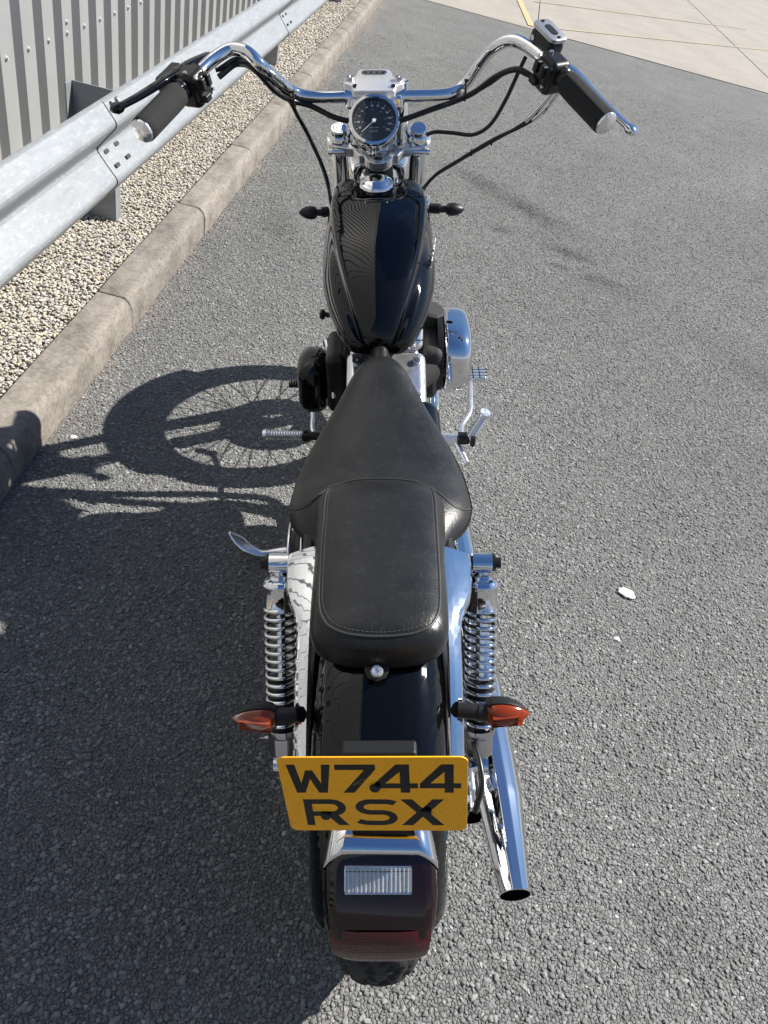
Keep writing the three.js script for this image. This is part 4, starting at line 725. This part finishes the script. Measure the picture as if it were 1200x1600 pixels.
  const ct = new THREE.CanvasTexture(cv); ct.colorSpace = THREE.SRGBColorSpace; ct.magFilter = THREE.LinearFilter;
  const tilt = 0.085, roll = 0.055, yaw = -0.03, c = V(-0.001, 0.6955, 0.2515);
  const xa = V(Math.cos(roll) * Math.cos(yaw), Math.sin(roll), -Math.sin(yaw)), ya = V(-Math.sin(roll), Math.cos(roll), -tilt);
  const outline = roundRect(W, Hh, 0.010, 8);
  const np = P('number_plate', oriented(extrude(outline, 0.0018, 0.0004), c, xa, ya), phy([0.80, 0.40, 0.012], 0.2));
  const face = new THREE.ShapeGeometry(new THREE.Shape(roundRect(W - 0.0016, Hh - 0.0016, 0.0094, 8).map(([x, y]) => new THREE.Vector2(x, y))));
  const p = face.attributes.position, uv = new Float32Array(p.count * 2); for (let i = 0; i < p.count; i++) { uv[i * 2] = p.getX(i) / W + 0.5; uv[i * 2 + 1] = p.getY(i) / Hh + 0.5; } face.setAttribute('uv', new THREE.BufferAttribute(uv, 2));
  const zn = xa.clone().cross(ya).normalize();
  P('plate_lettering', oriented(face, c.clone().addScaledVector(zn, 0.0013), xa, ya), phy(1, 0.10, 0, { map: ct, specularIntensity: 0.55 }), np);
  for (const [u, v] of [[0.505, 0.375], [0.775, 0.72], [0.215, 0.76]]) { const q = c.clone().addScaledVector(xa, (u - 0.5) * W).addScaledVector(ya, (0.5 - v) * Hh).addScaledVector(zn, 0.002); P('plate_screw_cap', turned([[0.0062, 0], [0.0062, 0.002], [0.005, 0.0036], [0, 0.0042]], q, zn, 18), M.plastic, np); }
  P('plate_bracket', oriented(at(rbox(0.085, 0.13, 0.020, 0.004), 0.008, 0.0095, -0.0125), c, xa, ya), M.plastic, np);
}
// ---------------------------------------------------------------- tail lamp
{
  const tl = sub('tail_lamp');
  // side profile (z, y): up the sloping top face, over the edge, down the rear face; widths per station
  const T = [[0.250, 0.600, 0.040], [0.257, 0.5965, 0.052], [0.267, 0.587, 0.0635], [0.285, 0.569, 0.0710], [0.31, 0.540, 0.0728], [0.328, 0.515, 0.0705], [0.338, 0.496, 0.0675], [0.343, 0.480, 0.0655], [0.344, 0.462, 0.063], [0.342, 0.445, 0.060], [0.336, 0.428, 0.055]];
  const body = (grow, inset, from, to) => { const secs = []; for (let i = from; i < to; i++) { const [z, y, w] = T[i], n = T[Math.min(i + 1, 10)], o = T[Math.max(i - 1, 0)], dz = n[0] - o[0], dy = n[1] - o[1], l = Math.hypot(dz, dy), nz = -dy / l, ny = dz / l, ring = []; const D = 0.055; for (const [px, py] of roundRect(2 * (w + grow), D + grow, 0.018, 6)) ring.push(V(px + 0.005, y + ny * (py - D / 2 + inset), z + nz * (py - D / 2 + inset))); secs.push(ring); } return toCreasedNormals(loft(secs), 0.8); };
  const lensM = phy([0.0060, 0.0007, 0.0012], 0.03, 0);
  P('lamp_lens', body(0, 0, 1, 11), lensM, tl);
  P('chrome_bezel', (() => { const secs = []; const rows = [[0.226, 0.590, 0.050, 0.05], [0.229, 0.597, 0.058, 0.056], [0.236, 0.6015, 0.064, 0.060], [0.244, 0.6030, 0.066, 0.062], [0.252, 0.6020, 0.068, 0.062], [0.260, 0.6008, 0.0695, 0.062], [0.2645, 0.5990, 0.0705, 0.062], [0.2675, 0.5945, 0.071, 0.060], [0.2675, 0.589, 0.071, 0.058]]; for (let r = 0; r < rows.length; r++) { const [z, y, w, d] = rows[r], ring = [], pull = clamp((r - 2) / 4, 0, 1); for (const [px, py] of roundRect(2 * w, d, 0.024, 8)) { const k = 0.021 * pull * Math.pow(Math.min(1, Math.abs(px) / w), 3.2); ring.push(V(px * (1 + 0.05 * k / 0.03) + 0.005, y + 0.94 * (py - d / 2) - 0.72 * k, z + 0.34 * (py - d / 2) + 0.72 * k)); } secs.push(ring); } const g1 = loft(secs, { cap: false }); return g1; })(), M.chrome, tl);
  // clear window that lights the plate: fluted glass over a silvered tray
  const a = V(0.287, 0.565, 0), z0 = 0.2745, z1 = 0.3065, yA = 0.5775, yB = 0.5440, fl = [];
  const tray = P('plate_lamp_window', (() => { const g1 = new THREE.PlaneGeometry(0.080, 0.033); return oriented(g1, V(0.002, (yA + yB) / 2 + 0.0012, (z0 + z1) / 2 + 0.0012), X1, V(0, yA - yB, z0 - z1)); })(), std([0.55, 0.55, 0.56], 0.3, 1), tl);
  const ua = V(0, yA - yB, z0 - z1).normalize(), un = X1.clone().cross(ua), wc = V(0.002, (yA + yB) / 2, (z0 + z1) / 2);
  for (let i = 0; i < 15; i++) { const x = -0.0371 + i * 0.0053; P('window_flute', cyl(wc.clone().addScaledVector(X1, x).addScaledVector(ua, -0.015).addScaledVector(un, 0.0012), wc.clone().addScaledVector(X1, x).addScaledVector(ua, 0.015).addScaledVector(un, 0.0012), i % 4 === 1 ? 0.0018 : 0.0025, i % 3 ? 0.0025 : 0.0021, 10), phy([0.80, 0.82, 0.84], 0.05, 0, { transmission: 0.8, thickness: 0.004, ior: 1.49 }), tray); }
  P('window_frame', merge([[0, 0.0165, 0.083, 0.0025], [0, -0.0165, 0.083, 0.0025]].map(([x, y, w, h]) => { const g1 = rbox(w, h, 0.004, 0.001, 1); return oriented(g1, wc.clone().addScaledVector(ua, y).addScaledVector(un, 0.0014), X1, ua); }).concat([-0.041, 0.041].map((x) => oriented(rbox(0.0025, 0.0305, 0.004, 0.001, 1), wc.clone().addScaledVector(X1, x).addScaledVector(un, 0.0014), X1, ua)))), M.chrome, tray);
  // reflector: fine grid at the foot of the lens
  const grid = tex(256, 128, (x, y, c) => { const gx = Math.abs((x % 16) - 8) / 8, gy = Math.abs((y % 16) - 8) / 8; c[0] = c[1] = c[2] = Math.min(1, Math.min(gx, gy) * 2); }, false); grid.repeat.set(2.2, 2);
  const secs = []; for (const [z, y, w] of [[0.3335, 0.5085, 0.0630], [0.3425, 0.492, 0.0635], [0.3465, 0.474, 0.0620], [0.3470, 0.456, 0.0595], [0.3445, 0.442, 0.0560]]) { const ring = []; for (let j = 0; j <= 12; j++) { const t = j / 12 * 2 - 1; ring.push(V(0.005 + t * w, y, z - 0.006 * Math.pow(Math.abs(t), 4))); } secs.push(ring); }
  P('reflector', loft(secs, { closed: false, cap: false }), phy([0.07, 0.004, 0.006], 0.15, 0, { bumpMap: grid, bumpScale: 0.0016 }), tl);
}
// ---------------------------------------------------------------- engine, air cleaner, exhaust, frame
{
  const eng = sub('engine'), ck = V(0, 0.36, -0.83);
  for (const s of [-1, 1]) {                            // rear and front cylinder
    const d = V(0, Math.cos(0.393), s * Math.sin(0.393)), A = (t) => ck.clone().addScaledVector(d, t), fins = [];
    for (let i = 0; i < 9; i++) { const g = extrude(roundRect(0.135 - (i < 2 ? 0.01 : 0), 0.140, 0.035), 0.0045, 0.001); oriented(g, A(0.135 + i * 0.0135), X1, X1.clone().cross(d)); fins.push(g); }
    P('cylinder_fin', merge(fins), M.cast, eng); P('cylinder', cyl(A(0.09), A(0.27), 0.05), M.cast, eng);
    const head = P('rocker_cover', merge([oriented(rbox(0.170, 0.062, 0.155, 0.018, 4), A(0.305).add(V(0.014, 0, 0)), X1, d), oriented(rbox(0.16, 0.03, 0.14, 0.012, 3), A(0.262).add(V(0.01, 0, 0)), X1, d)]), M.alu, eng);
    P('cover_seam', oriented(rbox(0.1715, 0.0025, 0.1565, 0.001, 1), A(0.300).add(V(0.014, 0, 0)), X1, d), M.satin, head);
    for (const x of [-0.05, 0.078]) for (const z of [-0.045, 0.045]) P('cover_bolt', turned([[0.0085, 0], [0.0085, 0.007], [0.0045, 0.0075], [0.004, 0.003], [0, 0.003]], A(0.335).add(V(x, 0, 0)).addScaledVector(X1.clone().cross(d), z), d, 16), M.steel, head);
  }
  P('crankcase', merge([at(rbox(0.17, 0.20, 0.42, 0.05, 4), 0, 0.31, -0.78), at(rbox(0.15, 0.30, 0.34, 0.04, 4), 0, 0.34, -0.49), at(rbox(0.11, 0.22, 0.22, 0.03, 3), 0, 0.52, -0.66)]), M.cast, eng);
  P('primary_cover', turned([[0, 0.055], [0.09, 0.05], [0.115, 0.03], [0.12, 0]], V(-0.085, 0.30, -0.86), V(-1, 0, 0), 40), M.alu, eng);
  P('primary_cover', turned([[0, 0.05], [0.085, 0.045], [0.105, 0.03], [0.11, 0]], V(-0.085, 0.31, -0.64), V(-1, 0, 0), 40), M.alu, eng);
  P('cam_cover', at(rbox(0.05, 0.17, 0.26, 0.03, 4), 0.10, 0.32, -0.84), M.alu, eng);
  for (let i = 0; i < 4; i++) P('pushrod_tube', cyl(V(0.105, 0.38, -0.90 + i * 0.045), V(0.088, 0.60, -0.96 + i * 0.085), 0.009), M.chrome, eng);
  P('carburettor', merge([cyl(V(0.02, 0.55, -0.83), V(0.155, 0.55, -0.97), 0.032), at(rbox(0.06, 0.07, 0.06, 0.02), 0.11, 0.52, -0.93)]), M.matt, eng);
  P('intake_hose', merge([turned([[0.0, 0.0], [0.032, 0], [0.036, 0.01], [0.036, 0.045], [0.030, 0.05], [0, 0.05]], V(0.116, 0.600, -1.075), V(0.3, 1, 0.1), 28), at(rbox(0.05, 0.12, 0.16, 0.02), 0.128, 0.55, -1.0)]), M.rubber, eng);
  const ac = P('air_cleaner', (() => { const secs = []; const st = [[0.0, 0.90], [0.004, 0.985], [0.010, 1], [0.030, 1], [0.046, 0.985], [0.058, 0.94], [0.066, 0.85], [0.071, 0.70], [0.073, 0.4], [0.0735, 0.05]]; for (const [x, k] of st) { const ring = []; for (let j = 0; j < 48; j++) { const f = j / 48 * 6.2832; ring.push(V(0.154 + x, 0.552 + 0.086 * k * spow(Math.sin(f), 0.66), -1.038 + 0.114 * k * spow(Math.cos(f), 0.7))); } secs.push(ring); } return loft(secs); })(), M.chrome, eng);
  P('air_cleaner_backplate', (() => { const secs = []; for (const x of [0.146, 0.160]) { const ring = []; for (let j = 0; j < 40; j++) { const f = j / 40 * 6.2832; ring.push(V(x - 0.006, 0.552 + 0.084 * spow(Math.sin(f), 0.66), -1.038 + 0.112 * spow(Math.cos(f), 0.7))); } secs.push(ring); } return toCreasedNormals(loft(secs), 0.5); })(), M.satin, eng);
  // black horn cover on the left
  const hc = P('horn_cover', (() => { const secs = []; for (const [z, w, h] of [[-0.070, 0.014, 0.038], [-0.064, 0.024, 0.052], [-0.048, 0.033, 0.066], [0, 0.038, 0.074], [0.040, 0.036, 0.070], [0.055, 0.030, 0.060], [0.063, 0.018, 0.045]]) { const ring = []; for (const [px, py] of roundRect(2 * w, 2 * h, w * 0.85, 8)) ring.push(V(-0.165 + px, 0.512 + py, -0.955 + z)); secs.push(ring); } return loft(secs); })(), M.black, eng);
  P('horn_bracket', merge([cable2([[-0.125, 0.55, -1.0], [-0.135, 0.60, -0.985], [-0.128, 0.62, -0.95], [-0.115, 0.58, -0.89], [-0.11, 0.52, -0.86]], 0.006)]), M.chrome, hc);
  P('choke_knob', merge([cyl(V(-0.10, 0.63, -1.06), V(-0.14, 0.635, -1.06), 0.006), turned([[0.006, 0], [0.012, 0.003], [0.013, 0.009], [0.009, 0.014], [0, 0.015]], V(-0.136, 0.634, -1.06), V(-1, 0.1, 0), 18)]), M.satin, eng);
  P('ignition_coil', at(rbox(0.055, 0.16, 0.14, 0.02), -0.10, 0.55, -0.93), M.satin, eng);
}
{
  const fr = P('frame', merge([cyl(V(0, 0.90, -1.16), V(0, 0.735, -0.74), 0.024), tube([V(0, 0.735, -0.74), V(0, 0.715, -0.66), V(0, 0.68, -0.5), V(0, 0.66, -0.3)], 0.021, 16, 30),
    ...[-1, 1].flatMap((s) => [tube([V(s * 0.03, 0.85, -1.18), V(s * 0.09, 0.6, -1.13), V(s * 0.12, 0.3, -1.1), V(s * 0.12, 0.17, -1.02), V(s * 0.12, 0.16, -0.6), V(s * 0.115, 0.3, -0.48), V(s * 0.112, 0.62, -0.36), V(s * 0.112, 0.65, -0.17)], 0.014, 12, 90)])]), M.satin);
  P('frame_gusset', merge([cyl(V(-0.027, 0.742, -0.72), V(0.027, 0.742, -0.72), 0.012), turned([[0.0265, 0], [0.0285, 0.003], [0.0285, 0.012], [0.0255, 0.016]], V(0, 0.738, -0.748), V(0, -0.36, 1), 28)]), M.black, fr);
  P('inner_mudguard', mudguard(RF, 0.35, 0.06, 0.03, 1.9, 3.5, 30), M.matt);
  P('swing_arm', merge([at(rbox(0.20, 0.05, 0.10, 0.02), 0, 0.33, -0.44), ...[-1, 1].map((s) => tube([V(s * 0.10, 0.33, -0.50), V(s * 0.115, 0.33, -0.3), V(s * 0.135, 0.325, -0.1), V(s * 0.14, 0.322, 0.03)], 0.018, 12, 40))]), M.satin);
  P('oil_tank', at(rbox(0.10, 0.27, 0.44, 0.035, 4), 0.075, 0.53, -0.43), M.black);
  P('battery_cover', merge([turned([[0, 0.03], [0.06, 0.028], [0.085, 0.018], [0.092, 0.004], [0.092, 0]], V(-0.132, 0.522, -0.295), V(-1, 0.03, 0), 48), cyl(V(-0.10, 0.522, -0.295), V(-0.133, 0.522, -0.295), 0.088, 0.092, 48)]), M.satin);
  for (const [x, r] of [[-0.134, 0.0925], [-0.157, 0.0885]]) P('cover_trim', at(new THREE.TorusGeometry(r, 0.0034, 10, 56), x, 0.522, -0.295, 0, Math.PI / 2, 0), M.chrome);
  P('battery_box', merge([at(rbox(0.09, 0.30, 0.40, 0.02, 3), -0.06, 0.49, -0.42), at(rbox(0.06, 0.12, 0.50, 0.02, 3), 0.0, 0.625, -0.70)]), M.matt);
  P('drive_belt', merge([at(rbox(0.032, 0.006, 0.62, 0.002, 1), 0.07, 0.45, -0.30, 0.06, 0, 0), at(rbox(0.032, 0.006, 0.62, 0.002, 1), 0.07, 0.20, -0.30, -0.06, 0, 0)]), M.rubber);
  P('belt_guard', at(rbox(0.05, 0.02, 0.34, 0.008, 3), 0.075, 0.475, -0.16, -0.12, 0, 0), M.black);
  const cal = P('brake_caliper', at(rbox(0.03, 0.06, 0.07, 0.012, 3), 0.135, 0.345, 0.06, 0.2, 0, 0), M.satin);
  P('caliper_bolt', merge([bolt(V(0.142, 0.374, 0.055), V(0.05, 1, 0.1), 0.009, 0.012), bolt(V(0.142, 0.368, 0.083), V(0.05, 1, 0.1), 0.007, 0.01)]), M.alu, cal);
  P('axle_adjuster', merge([bolt(V(0.15, 0.33, 0.03), V(0, 0.1, 1), 0.007, 0.05), at(rbox(0.02, 0.05, 0.07, 0.006), 0.152, 0.325, 0.02)]), M.alu);
  P('rear_brake_hose', cable2([[0.155, 0.36, 0.10], [0.168, 0.39, 0.06], [0.16, 0.40, 0.0], [0.14, 0.38, -0.1]], 0.005), M.satin);
}
{
  const ex = sub('exhaust');
  const muffler = (a, b, name, r) => { const d = b.clone().sub(a), L = d.length(); const m = P(name, turned([[0.0225, -0.02], [0.0235, 0], [0.030, 0.03], [r, 0.085], [r, L - 0.17], [r * 0.985, L - 0.155], [0.0262, L - 0.004], [0.0268, L], [0.0245, L + 0.0005], [0.0235, L - 0.01], [0.034, L - 0.12], [0.034, L - 0.2]], a, d.normalize(), 48), M.chrome, ex); return [m, d, L]; };
  const [m1, d1, L1] = muffler(V(0.168, 0.309, -0.76), V(0.2195, 0.262, 0.187), 'muffler', 0.0405);
  P('muffler_plug', cyl(V(0.168, 0.309, -0.76).addScaledVector(d1, L1 - 0.06), V(0.168, 0.309, -0.76).addScaledVector(d1, L1 - 0.055), 0.029), M.matt, m1);
  muffler(V(0.148, 0.205, -0.70), V(0.168, 0.190, 0.02), 'muffler', 0.0405);
  P('header_pipe', tube([V(0.06, 0.56, -0.66), V(0.125, 0.53, -0.655), V(0.152, 0.45, -0.68), V(0.162, 0.37, -0.76), V(0.166, 0.318, -0.79), V(0.168, 0.309, -0.75)], 0.0215, 18, 70), M.chrome, ex);
  P('header_pipe', tube([V(0.06, 0.56, -1.02), V(0.11, 0.56, -1.10), V(0.135, 0.46, -1.13), V(0.142, 0.30, -1.05), V(0.146, 0.215, -0.92), V(0.148, 0.205, -0.69)], 0.0215, 18, 80), M.chrome, ex);
}
// ---------------------------------------------------------------- pegs, pedals, stand
function ribbedPeg(a, b, r, name, parent) {
  const d = b.clone().sub(a), L = d.length(), prof = [[0.0, 0], [r * 0.8, 0]]; const n = 13;
  for (let i = 0; i < n; i++) { const t = 0.006 + i * (L - 0.02) / n, e = (L - 0.02) / n; prof.push([r * 0.86, t], [r, t + e * 0.25], [r, t + e * 0.65], [r * 0.86, t + e * 0.95]); }
  prof.push([r * 0.9, L - 0.012], [r * 1.18, L - 0.010], [r * 1.22, L - 0.004], [r * 1.1, L], [0, L]);
  return P(name, turned(prof, a, d.normalize(), 24), M.alu, parent);
}
{
  const l = sub('foot_peg');
  ribbedPeg(V(-0.203, 0.333, -0.967), V(-0.312, 0.330, -0.974), 0.0125, 'peg_rubber', l);
  P('peg_bracket', merge([cyl(V(-0.10, 0.33, -0.96), V(-0.19, 0.333, -0.966), 0.012), at(rbox(0.022, 0.024, 0.03, 0.005), -0.197, 0.333, -0.966), bolt(V(-0.197, 0.318, -0.966), V(0, 1, 0), 0.006, 0.032)]), M.satin, l);
  const r = sub('foot_peg');
  ribbedPeg(V(0.236, 0.338, -0.955), V(0.268, 0.428, -0.936), 0.0125, 'peg_rubber', r);
  P('peg_mount', cyl(V(0.10, 0.33, -0.965), V(0.205, 0.330, -0.962), 0.012), M.alu, r);
  P('peg_bracket', merge([at(rbox(0.034, 0.026, 0.032, 0.008), 0.219, 0.330, -0.958), bolt(V(0.243, 0.318, -0.945), V(0, 1, 0.2), 0.008, 0.03)]), M.satin, r);
  const bp = sub('brake_pedal');
  P('pedal_arm', tube([V(0.196, 0.318, -0.968), V(0.214, 0.322, -0.985), V(0.222, 0.322, -1.03), V(0.247, 0.326, -1.085), V(0.255, 0.328, -1.16), V(0.262, 0.328, -1.25)], 0.0075, 12, 50), M.alu, bp);
  const pad = P('pedal_pad', at(rbox(0.076, 0.016, 0.056, 0.005, 3), 0.270, 0.335, -1.268), M.alu, bp);
  for (let i = 0; i < 3; i++) P('pad_groove', at(rbox(0.0775, 0.003, 0.0035, 0.001, 1), 0.270, 0.3425, -1.284 + i * 0.016), M.plastic, pad);
  for (const x of [0.251, 0.270, 0.289]) P('pad_groove', at(rbox(0.003, 0.003, 0.0575, 0.001, 1), x, 0.3425, -1.268), M.plastic, pad);
  P('pedal_pivot', merge([cyl(V(0.15, 0.318, -0.965), V(0.212, 0.318, -0.965), 0.013), cyl(V(0.203, 0.314, -0.958), V(0.228, 0.288, -0.905), 0.009, 0.0075, 14)]), M.alu, bp);
  const gl = sub('gear_lever');
  P('lever_rod', tube([V(-0.12, 0.26, -0.97), V(-0.155, 0.262, -1.02), V(-0.190, 0.27, -1.07), V(-0.196, 0.28, -1.15), V(-0.21, 0.295, -1.24), V(-0.225, 0.30, -1.272)], 0.0065, 12, 50), M.chrome, gl);
  P('shift_peg', turned([[0.009, 0], [0.0125, 0.002], ...Array.from({ length: 6 }, (_, i) => [[0.0125, 0.006 + i * 0.008], [0.0108, 0.008 + i * 0.008], [0.0108, 0.011 + i * 0.008], [0.0125, 0.013 + i * 0.008]]).flat(), [0.0125, 0.056], [0, 0.057]], V(-0.217, 0.30, -1.274), V(-1, 0, 0), 20), M.rubber, gl);
  // side stand: bent bar with a flattened, turned-up foot
  const c = new THREE.CatmullRomCurve3([V(-0.105, 0.155, -0.74), V(-0.20, 0.118, -0.755), V(-0.262, 0.097, -0.770), V(-0.315, 0.096, -0.760), V(-0.350, 0.108, -0.768), V(-0.378, 0.123, -0.785), V(-0.402, 0.138, -0.797)]), secs = [];
  for (let i = 0; i <= 40; i++) { const t = i / 40, p = c.getPoint(t), d = c.getTangent(t), sd = d.clone().cross(Y).normalize(), up = sd.clone().cross(d), ring = [], k = smooth(t, 0.45, 0.75), w = lerp(0.011, 0.0165, k) * (t > 0.8 ? 1 - 0.75 * Math.pow((t - 0.8) / 0.2, 1.6) : 1), h = lerp(0.010, 0.0045, k); for (let j = 0; j < 16; j++) { const f = j / 16 * 6.2832; ring.push(p.clone().addScaledVector(sd, w * spow(Math.cos(f), lerp(1, 0.7, k))).addScaledVector(up, h * spow(Math.sin(f), lerp(1, 0.7, k)))); } secs.push(ring); }
  const st = sub('side_stand'); P('stand_leg', loft(secs), M.alu, st);
}

// ---------------------------------------------------------------- small things on the ground
{
  const pebble = (x, z, r, c, label, flat = 0.5) => { const g = chipGeometry(Math.round(x * 1000), 1); const m = part('pebble', g, std(c.map((v) => v * 0.78), 0.85), scene); m.name = numbered('pebble'); m.position.set(x, r * flat * 0.4, z); m.scale.set(r, r * flat, r * 0.8); m.rotation.y = x * 9; tag(m, label, 'pebble'); };
  const blob = []; for (let i = 0; i < 26; i++) { const a = i / 26 * 6.2832, r = 0.021 * (0.85 + 0.3 * hash(i, 2, 9)); blob.push([r * 1.25 * Math.cos(a), r * 0.95 * Math.sin(a)]); }
  const gm = part('trodden_gum', at(extrude(blob, 0.004, 0.0015), 0, 0, 0, -Math.PI / 2, 0, 0), std([0.40, 0.385, 0.36], 0.9), scene); gm.position.set(0.738, 0.0055, -0.843); gm.rotation.y = -0.5; tag(gm, 'flat pale gum spot on the asphalt right of the shock absorber', 'gum spot');
  pebble(0.665, -0.66, 0.010, [0.55, 0.54, 0.52], 'white pebble on the asphalt just below the pale gum spot');
  pebble(-0.93, -1.16, 0.012, [0.7, 0.68, 0.64], 'white pebble at the kerb foot above the handlebar shadow');
}
{
  const g = new THREE.PlaneGeometry(0.03, 0.009, 6, 2), p = g.attributes.position; for (let i = 0; i < p.count; i++) p.setZ(i, 0.004 + 0.003 * Math.sin(p.getX(i) * 180)); 
  for (let i = 0; i < p.count; i++) p.setY(i, p.getY(i) * (1 - Math.pow(Math.abs(p.getX(i)) / 0.0155, 2)));
  g.computeVertexNormals(); g.rotateX(-Math.PI / 2);
  const leaf = part('dry_leaf', g, std([0.30, 0.17, 0.07], 0.8), scene); leaf.position.set(-0.988, 0.003, -1.27); leaf.rotation.y = 1.3; tag(leaf, 'small dry brown leaf lying against the foot of the kerb', 'leaf');
}
renderer.render(scene, camera);
